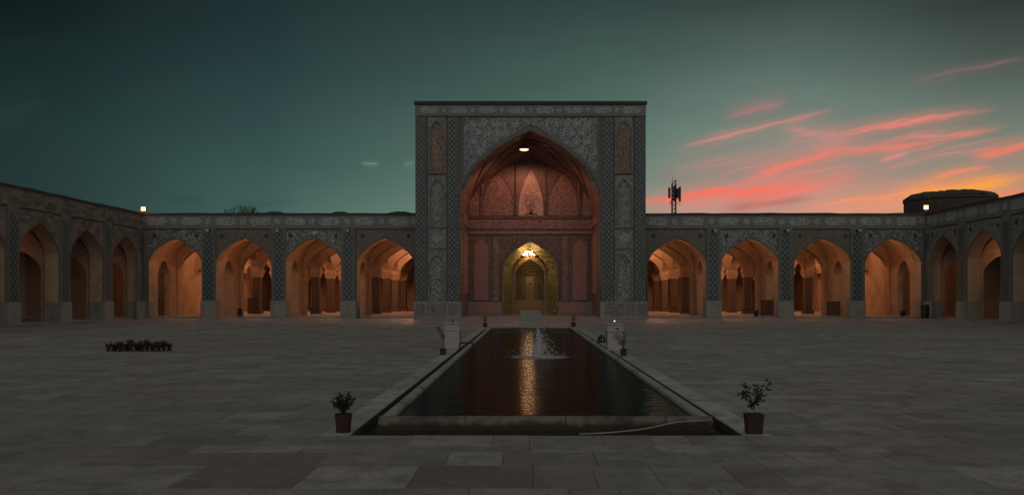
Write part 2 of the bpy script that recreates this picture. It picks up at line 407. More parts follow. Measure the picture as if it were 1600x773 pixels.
    def lathe(s, prf, n=20, c=(0, 0, 0), m=0, sq=1):
        rings = []
        for r, z in prf:
            i = len(s.v); rings.append(i)
            for j in range(n):
                th = 2*math.pi*j/n; s.v.append((c[0]+r*math.cos(th), c[1]+r*sq*math.sin(th), c[2]+z))
        for a, b in zip(rings, rings[1:]):
            for j in range(n): s.f.append((a+j, a+(j+1) % n, b+(j+1) % n, b+j)); s.mi.append(m)
        s.f.append(tuple(rings[0]+j for j in reversed(range(n)))); s.mi.append(m)
        s.f.append(tuple(rings[-1]+j for j in range(n))); s.mi.append(m)
        return s
    def build(s, name, mats, parent=None, smooth=False, bevel=0, loc=(0, 0, 0)):
        me = bpy.data.meshes.new(name); me.from_pydata(s.v, [], s.f)
        for m in ([mats] if isinstance(mats, str) else mats): me.materials.append(MATS[m])
        me.polygons.foreach_set('material_index', s.mi)
        if smooth: me.polygons.foreach_set('use_smooth', [True]*len(s.f))
        me.update()
        o = bpy.data.objects.new(name, me); COL.objects.link(o); o.location = loc
        if parent: o.parent = parent
        if bevel:
            k = o.modifiers.new('bevel', 'BEVEL'); k.width = bevel; k.segments = 3; k.limit_method = 'ANGLE'
        return o
def tag(o, label=None, cat=None, group=None, kind=None):
    if label: o['label'] = label
    if cat: o['category'] = cat
    if group: o['group'] = group
    if kind: o['kind'] = kind
    return o
def thing(name, label, cat, loc=(0, 0, 0), rz=0, group=None):
    o = bpy.data.objects.new(name, None); COL.objects.link(o); o.location = loc; o.rotation_euler = (0, 0, rz)
    o.empty_display_size = .2
    return tag(o, label, cat, group)
def copy_tree(o, parent=None):
    c_ = o.copy(); COL.objects.link(c_)
    if parent: c_.parent = parent
    for ch in o.children: copy_tree(ch, c_)
    return c_
def lamp(loc, power, col, radius=.15, name='lamp_light'):
    d = bpy.data.lights.new(name, 'POINT'); d.energy = power; d.color = col; d.shadow_soft_size = radius
    o = bpy.data.objects.new(name, d); COL.objects.link(o); o.location = loc
    return o
def at(px, py, Y): return ((px-VX)/F*Y, Y, HC+(VY-py)/F*Y)
def ground_at(px, py):
    Y = F*HC/(py-VY); return ((px-VX)/F*Y, Y, 0)

# ------------------------------------------------------------------ ground and paving
YA, YI = 68.0, 66.0                          # arcade front and iwan front
XL, XR = (222-VX)/F*YA, (1447-VX)/F*YA       # the two side wings
g = MB().box(-400, 400, -200, 900, -1.5, -.42).build('ground', 'ground_earth'); tag(g, kind='structure')
PX0, PX1 = -2.23, 2.74                       # outer edges of the gutter round the pool
PY0, PY1 = 10.66, 44.95
def paving():
    v, f, tone = [], [], []
    def slab(x0, x1, y0, y1, col=None, dz=None):
        gap = .003; dz = random.uniform(-.003, .003) if dz is None else dz
        i = len(v); tx = random.uniform(-.0015, .0015)
        v.extend([(x0+gap, y0+gap, dz-tx), (x1-gap, y0+gap, dz+tx), (x1-gap, y1-gap, dz+tx), (x0+gap, y1-gap, dz-tx),
                  (x0+gap*.2, y0+gap*.2, -.02), (x1-gap*.2, y0+gap*.2, -.02), (x1-gap*.2, y1-gap*.2, -.02), (x0+gap*.2, y1-gap*.2, -.02)])
        f.append((i, i+1, i+2, i+3))
        for k in range(4): f.append((i+4+k, i+4+(k+1) % 4, i+(k+1) % 4, i+k))
        if col is None:
            b = random.gauss(.262, .038); b = max(.14, min(.36, b)); r = random.random()
            col = (b*1.05, b*.955, b*.895)
            if r < .10: col = (b*.98, b*.80, b*.76)
            elif r < .2: col = (b*.93, b*.97, b*.92)
        tone.extend([col]*5)
    def run(x0, x1, y0, y1):
        x = x0
        while x < x1-.01:
            w = random.choice((.45, .6, .75, .9, 1.0, 1.25)); e = x+w
            if x1-e < .4: e = x1
            slab(x, e, y0, y1); x = e
    fixed = [(-1.10, .07, 7.72, 8.75, (.17, .105, .095)), (-3.35, -2.2, 8.75, 9.5, (.20, .145, .135)), (-2.2, -1.45, 8.75, 9.5, (.27, .215, .20)),
             (-3.3, -2.15, 7.72, 8.75, (.19, .14, .13))]
    y = -9.0; rows = []
    def fill(a, b):
        q = a
        while q < b-.01:
            h = random.choice((.42, .5, .55, .62, .75)); e = q+h
            if b-e < .4: e = b
            rows.append((q, e)); q = e
    fill(-9.0, 7.72); rows.append((7.72, 8.75)); rows.append((8.75, 9.5)); fill(9.5, PY0); fill(PY0, PY1); fill(PY1, YA+1.2)
    for a, b in rows:
        if a >= PY0-.001 and b <= PY1+.001:
            run(XL, PX0-.36, a, b); run(PX1+.36, XR, a, b)
        else:
            fx = sorted([q for q in fixed if abs(q[2]-a) < .01])
            x = XL
            for q in fx: run(x, q[0], a, b); slab(q[0], q[1], a, b, q[4]); x = q[1]
            run(x, XR, a, b)
    for xa, xb in ((PX0-.36, PX0), (PX1, PX1+.36)):
        q = PY0
        while q < PY1-.01:
            e = q+random.choice((1.2, 1.5, 1.9, 2.3)); e = PY1 if PY1-e < .6 else e
            b = random.uniform(.36, .46); slab(xa, xb, q, e, (b, b*.98, b*.92), .006); q = e
    me = bpy.data.meshes.new('courtyard_paving'); me.from_pydata(v, [], f)
    at_ = me.attributes.new('tone', 'FLOAT_COLOR', 'FACE')
    at_.data.foreach_set('color', [k for c_ in tone for k in (*c_, (c_[0]*9173.7+c_[2]*733.1) % 1)])
    me.materials.append(MATS['paving'])
    o = bpy.data.objects.new('courtyard_paving', me); COL.objects.link(o); tag(o, kind='structure')
    b = MB()
    b.box(XL-.3, PX0, -9, YA+1.2, -.40, -.009).box(PX1, XR+.3, -9, YA+1.2, -.40, -.009)
    b.box(PX0, PX1, -9, PY0, -.40, -.009).box(PX0, PX1, PY1, YA+1.2, -.40, -.009)
    tag(b.build('paving_bed', 'joint_sand'), kind='structure')
paving()

# ------------------------------------------------------------------ pool
RX0, RX1, RY0, RY1, RT, RW = -1.93, 2.44, 10.99, 44.62, .17, .15
pool = thing('reflecting_pool', 'long rectangular stone pool running from the foreground to the great portal', 'pool', (.255, RY0, 0))
ox, oy = .255, RY0
p = MB().box(PX0-ox, PX1-ox, PY0-oy, PY1-oy, -.30, -.17); p.build('gutter', 'channel_floor', pool)
k = MB().box(RX0-ox, RX0+RW-ox, .261, RY1-oy-.151, -.16, RT); k.build('rim', 'rim_stone', pool, bevel=.03)
k = MB().box(RX1-RW-ox, RX1-ox, .261, RY1-oy-.151, -.16, RT); k.build('rim', 'rim_stone', pool, bevel=.03)
k = MB().box(RX0-ox, RX1-ox, RY1-oy-.15, RY1-oy, -.16, RT); k.build('rim', 'rim_stone', pool, bevel=.03)
def front_rim():
    s = MB(); N = 60; xs = [RX0-ox+(RX1-RX0)*i/N for i in range(N+1)]
    sec = [(.03, -.165), (.004, -.06), (0, .02), (.012, .085), (.038, .132), (.078, .163), (.135, .176), (.2, .172), (.245, .15), (.258, .10), (.26, -.165)]
    rnd = [[random.gauss(0, .0022) for _ in sec] for _ in xs]
    for i in range(N):
        for j in range(len(sec)-1):
            def P(a, b): y, z = sec[b]; return (xs[a], y+rnd[a][b], z+rnd[a][b]*.7)
            s.face([P(i, j), P(i+1, j), P(i+1, j+1), P(i, j+1)])
    s.face([(xs[0], y, z) for y, z in reversed(sec)]); s.face([(xs[-1], y, z) for y, z in sec])
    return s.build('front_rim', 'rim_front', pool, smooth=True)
front_rim()
w = MB().face([(RX0+RW, RY0+.2, .105), (RX1-RW, RY0+.2, .105), (RX1-RW, RY1-.1, .105), (RX0+RW, RY1-.1, .105)])
tag(w.build('water', 'pool_water'), kind='structure')

# ------------------------------------------------------------------ arcades
ZT, ZF, ZB = 8.45, 7.24, 1.39                # wall top, frieze bottom, plinth top
WARM = (1, .47, .25)
def cartouche_poly(x0, x1, z0, z1):
    h = (z1-z0)/2; zc = (z0+z1)/2; q = h*.55
    return [(x0, zc), (x0+q*.5, zc-h*.45), (x0+q, zc-h*.5), (x0+q*1.4, zc-h), (x1-q*1.4, zc-h), (x1-q, zc-h*.5), (x1-q*.5, zc-h*.45), (x1, zc),
            (x1-q*.5, zc+h*.45), (x1-q, zc+h*.5), (x1-q*1.4, zc+h), (x0+q*1.4, zc+h), (x0+q, zc+h*.5), (x0+q*.5, zc+h*.45)]
def roundel_poly(cx, cz, r, n=8):
    P = []
    for i in range(n*2):
        rr = r if i % 2 == 0 else r*.78; a = math.pi*i/n; P.append((cx+rr*math.cos(a), cz+rr*math.sin(a)))
    return P
def arcade(label, loc, rz, x0, x1, bays, pil, panels, hall, lamps, open_w=2.2, band=('frieze_ground', 'cartouche_tile'), gd=4.8, end_caps=(True, True)):
    """one run of the arcade in its own frame: x along the wall, y into the building.
    bays: arch centres; pil: pilaster centres"""
    T = thing('arcade', label, 'arcade', loc, rz)
    AP, SP = 6.44, 4.43; th = .9
    edges = [x0] + [(a+b)/2 for a, b in zip(bays, bays[1:])] + [x1]
    def inset(i, side): return .02 if hall and (abs(edges[i]-x_in) < .01 or abs(edges[i]-9.35) < .01) else .62
    s = MB()
    for i, cx in enumerate(bays):
        w_ = open_w if not isinstance(open_w, (list, tuple)) else open_w[i]
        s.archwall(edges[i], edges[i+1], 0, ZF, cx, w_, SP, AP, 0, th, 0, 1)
        p_ = MB().archwall(min(edges[i]+inset(i, 0), cx-w_-.12), max(edges[i+1]-inset(i+1, 1), cx+w_+.12), SP-.9, ZF-.14, cx, w_+.09, SP, AP+.13, -.045, -.002)
        p_ = p_.build('spandrel_panel', panels[i], T)
        for sg_ in (-1, 1):
            MB().prism(roundel_poly(cx+sg_*(w_-.45), ZF-.62, .20, 4), -.06, -.046).build('rosette', 'cornice' if panels[i] != 'old_brick' else 'old_brick', p_)
        MB().archring(cx, w_, SP, AP, .085, -.075, -.003, ZB, 0).build('arch_moulding', 'plaster_grey', T)
        # stone dado lining the jambs
        MB().box(cx-w_-.002, cx-w_+.03, .004, th+.02, 0, ZB).build('jamb_dado', 'inner_dado', T)
        MB().box(cx+w_-.03, cx+w_+.002, .004, th+.02, 0, ZB).build('jamb_dado', 'inner_dado', T)
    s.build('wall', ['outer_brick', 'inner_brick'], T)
    # parapet, frieze and cornice
    fz = MB().box(x0, x1, -.06, th, ZF, ZT-.14, 0)
    step = 5.6/2; n = max(1, round((x1-x0)/step)); st = (x1-x0)/n; zc = (ZF+ZT-.14)/2
    for i in range(n):
        a = x0+i*st
        fz.prism(cartouche_poly(a+.30, a+st-.72, zc-.32, zc+.32), -.085, -.061, 1)
        fz.prism(roundel_poly(a+st-.20 if i < n-1 else a+st-.34, zc, .31), -.085, -.061, 1)
    fz.build('frieze', list(band), T)
    MB().box(x0, x1, -.12, -.061, ZF-.055, ZF+.055).build('string_course', 'plaster_grey', T)
    MB().box(x0, x1, -.11, -.061, ZT-.20, ZT-.15).build('string_course', 'plaster_grey', T)
    cn = MB(); N = max(4, int((x1-x0)/1.1)); hs = [ZT+random.uniform(-.035, .035) for _ in range(N+1)]
    for i in range(N):
        a, b = x0+(x1-x0)*i/N, x0+(x1-x0)*(i+1)/N
        cn.face([(a, -.16, ZT-.135), (b, -.16, ZT-.135), (b, -.16, hs[i+1]), (a, -.16, hs[i])])
        cn.face([(a, -.16, hs[i]), (b, -.16, hs[i+1]), (b, 1.2, hs[i+1]), (a, 1.2, hs[i])])
        cn.face([(a, -.16, ZT-.135), (a, 1.2, ZT-.135), (b, 1.2, ZT-.135), (b, -.16, ZT-.135)])
    cn.build('cornice', 'cornice', T)
    for q in pil:
        P = MB().box(q-.56, q+.56, -.16, -.002, ZB, ZF-.06).build('pilaster', 'plaster_grey', T)
        MB().box(q-.36, q+.36, -.185, -.161, ZB+.08, ZF-.45).build('tile_strip', 'tile_lattice_small', P)
        MB().box(q-.63, q+.63, -.24, -.001, 0, ZB).build('plinth', 'plinth_stone', P, bevel=.02)
    # gallery behind: dividing walls with narrow passages, rear wall, vaults, floor
    y1 = th+gd
    for i, e in enumerate(edges):
        lo, hi = (e-.45, e+.45)
        if i == 0: lo = e+.002
        if i == len(edges)-1: hi = e-.002
        MB().archwall_y(th+.002, y1, 0, 7.6, 3.05 if hall else 2.75, 1.15 if hall else 1.5, 3.5, 4.85, lo, hi).build('dividing_wall', 'inner_brick', T)
        if not hall: MB().box(lo+.2, hi-.2, y1+.81, y1+7.99, 0, 7.6).build('dividing_wall', 'inner_brick', T)
    for i, cx in enumerate(bays):
        vt = MB()
        a, b = edges[i], edges[i+1]; hw = (b-a)/2-.45
        MB().archwall(a, b, 0, 7.6, (a+b)/2, 2.2 if hall else 1.6, 4.2, 6.2 if hall else 5.6, y1+.002, y1+.8).build('rear_wall', 'inner_brick', T)
        P = prof((a+b)/2, hw, 4.7, 7.3)
        for (xa, za), (xb, zb) in zip(P, P[1:]):
            vt.face([(xa, th+.002, za), (xb, th+.002, zb), (xb, y1, zb), (xa, y1, za)])
        # ribs of the squinch net at the back corners of the vault
        m_ = (a+b)/2
        for sg in (-1, 1):
            for yy, y2 in ((th+.1, th+gd*.5), (y1-.1, th+gd*.5)):
                pts = []
                for j in range(9):
                    u = j/8; ax = hw*(1-u*.98); kx = ax/hw
                    zz = 4.7+2.6*max(0, 1-kx**1.7)**.75
                    pts.append((m_+sg*ax*.985, yy+(y2-yy)*u, min(zz, 7.2)-.05))
                MB().tube(pts, .07, .05, 4).build('vault_rib', 'vault_brick', T)
        vt.build('vault', 'vault_brick', T)
    depth = 31 if hall else 8.5
    fl = MB().box(x0-6*(hall and x0 < -20), x1+6*(hall and x1 > 20), th*.3, y1+depth, -.3, .11); fl.build('floor', 'inner_dado', T)
    b = MB().box(x0-6.4*(hall and x0 < -20), x1+6.4*(hall and x1 > 20), 1.25, y1+depth, 7.75, 8.18)
    b.build('roof', 'outer_brick', T)
    if hall:
        ya = y1+.8; rows = [12.0, 18.0, 24.0, 30.0]; yend = 36.0
        for yy in rows:
            for i in range(len(bays)):
                a, b_ = edges[i], edges[i+1]; w_ = (b_-a)/2-.5
                MB().archwall(a+.002, b_-.002, 4.25, 7.7, (a+b_)/2, w_, 4.3, 6.4, yy-.35, yy+.35).build('hall_arch', 'inner_brick', T)
        for e in edges[1:-1]:
            for q0, q1 in zip([ya-.35]+rows, rows+[yend]):
                MB().archwall_y(q0+.37, q1-.37, 4.25, 7.7, (q0+q1)/2, (q1-q0)/2-.5, 4.3, 6.4, e-.35, e+.35).build('hall_arch', 'inner_brick', T)
        for e in edges[1:-1]:
            for yy in rows:
                c_ = MB().box(e-.34, e+.34, yy-.34, yy+.34, .5, 3.55).build('column', 'shaft_stone', T, bevel=.06)
                MB().box(e-.46, e+.46, yy-.46, yy+.46, .112, .5).build('base', 'shaft_stone', c_)
                k = MB()
                for j in range(5):
                    z0_ = 3.552+j*.14; k_ = .40+.04*j; k.box(e-k_, e+k_, yy-k_, yy+k_, z0_, z0_+.14-.001*(j < 4))
                k.build('capital', 'inner_brick', c_)
        MB().box(x0, x1, yend, yend+.4, 0, 7.7).build('back_wall', 'inner_brick', T)
        MB().box(x0-.4, x0-.002, ya, yend+.4, 0, 7.7).build('back_wall', 'inner_brick', T)
        MB().box(x1+.002, x1+.4, ya, yend+.4, 0, 7.7).build('back_wall', 'inner_brick', T)
        sgn, xe = (-1, x0) if x0 < -20 else (1, x1)      # the corner room behind the meeting of the two wings
        xa_, xb_ = sorted((xe+sgn*6.0, xe+sgn*6.4)); MB().box(xa_, xb_, .3, 8.3, 0, 7.7).build('corner_wall', 'inner_brick', T)
        xa_, xb_ = sorted((xe+sgn*.402, xe+sgn*5.99)); MB().box(xa_, xb_, 8.0, 8.3, 0, 7.7).build('corner_wall', 'inner_brick', T)
        lamps = lamps+[(xe+sgn*3.2, 4.2, 4.6, 48)]
    else:
        MB().box(x0, x1, y1+8, y1+8.3, 0, 7.7).build('back_wall', 'outer_brick', T)
        for xe, sgn in ((x0, -1), (x1, 1)):      # end walls; the passage at the corner stays open
            xa_, xb_ = sorted((xe+sgn*.003, xe+sgn*.4))
            MB().box(xa_, xb_, y1+.85 if abs(xe) < 1 else .01, y1+8.3, 0, 8.1).build('end_wall', 'outer_brick', T)
    for (lx, ly, lz, pw) in lamps:
        l_ = lamp((lx, ly, lz), pw, WARM); l_.parent = T
    return T, edges

def ax(px): return (px-VX)/F*YA
GD = 4.3
# left front arcade
bl = [ax(v) for v in (274.5, 381.5, 490, 602.5)]
x_in = -8.65
lampsL = []
eL = [XL, (bl[0]+bl[1])/2, (bl[1]+bl[2])/2, (bl[2]+bl[3])/2, x_in]
for i in range(4):
    m_ = (eL[i]+eL[i+1])/2
    lampsL += [(m_+.8, 1.35, 6.35, 105), (m_, 9.0, 6.9, 70 if i else 260), (m_, 15.0, 6.9, 320), (m_, 21.0, 6.9, 480)]
TL, eL = arcade('arcade of four lit arches left of the portal, facing the pool', (0, YA, 0), 0, XL, x_in, bl,
       [ax(v) for v in (327, 436, 544.5)], ['tile_spandrel', 'tile_olive', 'tile_spandrel', 'tile_olive'], True, lampsL, [2.14, 2.24, 2.27, 2.3])
br_ = [ax(v) for v in (1057.5, 1172, 1285, 1395)]
x_ir = 9.35
eR = [x_ir, (br_[0]+br_[1])/2, (br_[1]+br_[2])/2, (br_[2]+br_[3])/2, XR]
lampsR = []
for i in range(4):
    m_ = (eR[i]+eR[i+1])/2
    lampsR += [(m_-.8, 1.35, 6.35, 105), (m_, 9.0, 6.9, 70 if i < 3 else 260), (m_, 15.0, 6.9, 320), (m_, 21.0, 6.9, 480)]
TR, eR = arcade('arcade of four lit arches right of the portal, facing the pool', (0, YA, 0), 0, x_ir, XR, br_,
       [ax(v) for v in (1114.5, 1227, 1339)], ['tile_olive', 'tile_spandrel', 'tile_olive', 'tile_spandrel'], True, lampsR, [2.33, 2.36, 2.3, 2.26])
# side wings, five bays each
PW = 5.77; NW = 6
bw = [-(i+.5)*PW for i in range(NW)][::-1]
MB_L = {0: 16, 1: 5, 2: 26, 3: 16}
lw = []
for i, cx in enumerate(bw):
    k = NW-1-i
    lw += [(cx+.9, 3.0, 4.6, {0: 4, 1: .05, 2: 8}.get(k, 1))]
arcade('left side wing of dim arches with a floodlight above its corner', (XL, YA, 0), R(90), -NW*PW, 0, bw,
       [-i*PW for i in range(1, NW)]+[-.42], ['old_brick']*NW, False, lw, 2.25, ('old_brick', 'old_brick'))
bw2 = [(i+.5)*PW for i in range(NW)]
rw = []
for i, cx in enumerate(bw2):
    rw += [(cx-.9, 3.0, 4.6, {0: .1, 1: 34, 2: .1, 3: 12}.get(i, 2))]
arcade('right side wing of dim arches below the round brick drum', (XR, YA, 0), R(-90), 0, NW*PW, bw2,
       [i*PW for i in range(1, NW)]+[.42], ['tile_grey']*NW, False, rw, 2.25)
# low swellings of the vaults over the left arcade roof
for px, wpx in ((430, 46), (532, 40), (626, 54)):
    X, Y, Z = at(px, 335, 75); r_ = wpx/2/F*75
    MB().lathe([(r_, 0), (r_, .6), (r_*.9, .78), (r_*.7, .93), (r_*.4, 1.04), (.02, 1.08)], 24, (X, Y-YA, 8.2)).build('roof_dome', 'cornice', TL, smooth=True)

# ------------------------------------------------------------------ the great portal (iwan)
IX = (829-VX)/F*YI
IW = thing('portal', 'tall tiled portal with a deep pointed niche lit red, at the end of the pool', 'portal', (IX, YI, 0))
def ix(px): return (px-829)*.05
def iz(py): return HC+(VY-py)*.05
TOPZ = iz(159); HW = 9.0; ARW, ASP, AAP = 5.4, iz(305), iz(205.5)
s = MB().archwall(-HW, HW, 0, TOPZ-.25, 0, ARW, ASP, AAP, 0, 2.0, 0, 1)
s.box(-HW, HW, 2.003, 12.5, 16.2, TOPZ-.3); s.box(-HW, -ARW-.9, 2.003, 12.5, 0, 16.2); s.box(ARW+.9, HW, 2.003, 12.5, 0, 16.2); s.box(-HW+.01, HW-.01, 12.0, 12.6, 0, 16.2)
s.build('wall', ['plaster_grey', 'rose_plaster'], IW)
MB().box(-HW-.08, HW+.08, -.22, 2.1, TOPZ-.22, TOPZ).box(-HW-.02, HW+.02, -.15, 2.05, TOPZ-.30, TOPZ-.221).build('cornice', 'cornice', IW)
zf0, zf1 = iz(180.5), iz(165)
fz = MB().box(-HW, HW, -.12, -.002, zf0, zf1, 0)
n = 8; st = 2*HW/n
for i in range(n):
    a = -HW+i*st; zc = (zf0+zf1)/2
    fz.prism(cartouche_poly(a+.38, a+st-.38, zc-.26, zc+.26), -.15, -.121, 1)
    if i: fz.prism(roundel_poly(a, zc, .22, 4), -.15, -.121, 1)
fz.build('frieze', ['frieze_ground', 'cartouche_tile'], IW)
MB().box(-HW, HW, -.17, -.003, zf0-.09, zf0-.003).build('string_course', 'plaster_grey', IW)
zp = iz(471)
for sg in (-1, 1):
    for a, b in ((651, 665), (701, 715)):
        xa, xb = sorted((sg*ix(829+829-a) if sg > 0 else ix(a), sg*ix(829+829-b) if sg > 0 else ix(b)))
        xa, xb = sorted((sg*(829-a)*.05, sg*(829-b)*.05))
        P = MB().box(xa-.06, xb+.06, -.10, -.003, zp, zf0-.10).build('border_strip', 'plaster_grey', IW)
        MB().box(xa+.02, xb-.02, -.125, -.101, zp+.05, zf0-.16).build('tile_strip', 'tile_lattice', P)
    # stack of framed panels between the strips
    xa, xb = sorted((sg*(829-669)*.05, sg*(829-697)*.05)); xc = (xa+xb)/2; hw = (xb-xa)/2
    def arch_panel(z0, z1, mat, spr):
        fr = MB().archwall(xa, xb, z0, z1, xc, hw-.16, z1-spr, z1-.35, -.085, -.003).build('arched_panel', 'tile_grey', IW)
        P = [(xc-hw+.16, z0)] + prof(xc, hw-.16, z1-spr, z1-.35) + [(xc+hw-.16, z0)]
        MB().prism(P, -.02, -.003).build('infill', mat, fr)
        MB().archring(xc, hw-.17, z1-spr, z1-.36, .07, -.11, -.086, z0+.05).build('frame', 'plaster_grey', fr)
        MB().box(xa-.03, xb+.03, -.13, -.003, z0-.09, z0-.002).build('ledge', 'plaster_grey', fr)
    arch_panel(iz(270), iz(183), 'tile_gold', 1.15)
    arch_panel(iz(355), iz(274), 'tile_grey', 1.2)
    for q in (296, 311, 326, 341):
        MB().prism(roundel_poly(xc, iz(q), .24 if q % 2 else .32, 3 if q % 2 else 4), -.045, -.021).build('rosette', 'plinth_stone', IW)
    arch_panel(iz(470), iz(392), 'tile_spandrel', 1.15)
    sq = MB().box(xa, xb, -.06, -.003, iz(388), iz(357.5)).build('square_panel', 'tile_grey', IW)
    MB().prism(roundel_poly(xc, iz(372), .45, 4), -.085, -.061).build('rosette', 'cartouche_tile', sq)
# spandrel and mouldings round the arch
MB().archwall(-5.2, 5.2, ASP+.25, iz(184), 0, 5.19, ASP-.2, AAP+.58, -.05, -.003).build('spandrel_panel', 'tile_spandrel_iwan', IW)
def arch_top(x):
    u = min(1, abs(x)/5.5)
    for (a, b), (a2, b2) in zip(ARCH, ARCH[1:]):
        if a2 <= u <= a: return ASP+(AAP+.5-ASP)*(b+(b2-b)*(a-u)/(a-a2))
    return ASP
sc_m = MB()
def ribbon(pts, w_):
    for a, b in zip(pts, pts[1:]):
        dx, dz = b[0]-a[0], b[1]-a[1]; L = math.hypot(dx, dz) or 1; nx, nz = -dz/L*w_, dx/L*w_
        sc_m.face([(a[0]-nx, -.062, a[1]-nz), (b[0]-nx, -.062, b[1]-nz), (b[0]+nx, -.062, b[1]+nz), (a[0]+nx, -.062, a[1]+nz)])
rr_ = .40
for r_ in range(7):
    for c_i in range(8):
        gx_ = .42+c_i*.80+(.4 if r_ % 2 else 0)+random.uniform(-.07, .07); gz_ = iz(184)-.50-r_*.70+random.uniform(-.05, .05); rr_ = random.uniform(.27, .43)
        if gx_ > 4.75 or gz_ < arch_top(gx_)+.42 or gz_ < arch_top(max(0, gx_-.35))+.35: continue
        d_ = 1 if (r_+c_i) % 2 else -1
        for sgn_ in (-1, 1):
            P_ = []
            for j in range(22):
                th_ = j/21*math.pi*3.1; q_ = rr_*(1-j/21*.86); P_.append((sgn_*(gx_+d_*q_*math.cos(th_)), gz_+q_*math.sin(th_)))
            ribbon(P_, .022)
            for j in (3, 7, 11, 15):
                sc_m.prism(roundel_poly(P_[j][0]*1.0+sgn_*.05, P_[j][1]+.04, .065, 4), -.064, -.051)
            sc_m.prism(roundel_poly(sgn_*gx_, gz_, .10, 5), -.066, -.051)
sc_m.build('scrollwork', 'scroll_tile', IW)
MB().box(-5.38, 5.38, -.09, -.003, iz(184), iz(181.6)).box(-5.38, -5.202, -.09, -.003, ASP+1, iz(184)).box(5.202, 5.38, -.09, -.003, ASP+1, iz(184)).build('spandrel_frame', 'plaster_grey', IW)
MB().archring(0, ARW, ASP, AAP, .10, -.16, -.004, zp).build('arch_moulding', 'rose_plaster', IW)
MB().archring(0, ARW+.12, ASP, AAP+.13, .26, -.092, -.004, zp).build('arch_moulding', 'plaster_grey', IW)
def rope():
    P = [(-ARW-.06, zp)] + [(-ARW-.06, zp+(ASP-zp)*i/6) for i in range(1, 6)] + prof(0, ARW+.06, ASP, AAP+.06) + [(ARW+.06, zp+(ASP-zp)*i/6) for i in range(5, -1, -1)]
    MB().tube([(x, -.17, z) for x, z in P], .06, n=6).build('rope_moulding', 'rose_plaster', IW, smooth=True)
rope()
# plinths with carved panels
for sg in (-1, 1):
    xa, xb = sorted((sg*9.1, sg*5.42))
    P = MB().box(xa, xb, -.28, -.001, 0, zp).build('plinth', 'plinth_stone', IW, bevel=.015)
    for i in range(4):
        a = xa+.12+i*.84 if sg < 0 else xa+.30+i*.84
        MB().box(a+.05, a+.76, -.30, -.281, .28, zp-.14).build('carved_panel', 'plinth_carving', P)
    # inner plinth along the back wall
# recess: side walls, vault, back wall with the doorway
D = 8.0; BW = ARW-.1
NB = 'rose_plaster'
# back wall coordinates: at depth 74 one photo pixel is .05606 m
kb = (YI+D)/F
def bx(px): return (px-VX)*kb-IX
def bz(py): return HC+(VY-py)*kb
DCX = bx(828.5); DW, DSP, DAP = 41*kb, bz(418), bz(378)
side = MB()
for sg in (-1, 1):
    a, b = sorted((sg*(ARW-.002), sg*(ARW+.8)))
    side.box(a, b, 2.003, D+.3, 0, ASP+.05)
side.build('side_wall', 'rose_plaster', IW)
# vault surface, pointed barrel closing to a half dome at the back
vt = MB(); P = prof(0, ARW, ASP, AAP); NS = 10
def vp(i, j):
    x, z = P[i]; u = j/NS
    k = 1-.16*u**2
    return (x, 2.003+(D-2.0)*u, ASP+(z-ASP)*k)
for i in range(len(P)-1):
    for j in range(NS):
        vt.face([vp(i, j), vp(i+1, j), vp(i+1, j+1), vp(i, j+1)])
# crossing ribs on the vault
for off in (-.55, -.2, .2, .55):
    for sg in (-1, 1):
        pts = []
        for j in range(NS+1):
            u = j/NS; f_ = .5+off*.5*(1-u)+sg*.42*u; f_ = max(0.02, min(.98, f_)); ii = f_*(len(P)-1); i0 = int(ii); fr = ii-i0; i1 = min(i0+1, len(P)-1)
            a, b = Vector(vp(i0, j)), Vector(vp(i1, j)); q = a.lerp(b, fr); q.z -= .05; pts.append(q)
        vt.tube(pts, .06, .05, 4)
vt.build('vault', 'tile_rose', IW)
bw_ = MB().archwall(-ARW-.3, ARW+.3, 0, AAP+.4, DCX, DW, DSP, DAP, D, D+.5).build('back_wall', 'rose_plaster', IW)
# raised work on the back wall
def bpanel(px0, px1, py0, py1, mat, name, yy=.05, arched=0, par=IW):
    xa, xb, z0, z1 = bx(px0), bx(px1), bz(py1), bz(py0)
    if arched:
        c0 = (xa+xb)/2; hw = (xb-xa)/2
        poly = [(xa, z0)] + prof(c0, hw, z0+arched*(z1-z0), z1) + [(xb, z0)]
        return MB().prism(poly, D-yy, D-.003).build(name, mat, par)
    return MB().box(xa, xb, D-yy, D-.003, z0, z1).build(name, mat, par)
for a, b, y_, mat, sp in ((810, 849, 266, 'tile_pale', .15), (756, 801, 272, 'tile_rose', .35), (857, 902, 272, 'tile_rose', .35), (734, 750, 287, 'tile_rose', .45), (908, 924, 287, 'tile_rose', .45)):
    fr = bpanel(a, b, y_, 337, mat, 'wall_panel', .06, sp)
    xa, xb, z0, z1 = bx(a), bx(b), bz(337), bz(y_)
    MB().archring((xa+xb)/2, (xb-xa)/2+.005, z0+sp*(z1-z0), z1, .10, D-.14, D-.004, z0).build('frame', 'rose_plaster', fr)
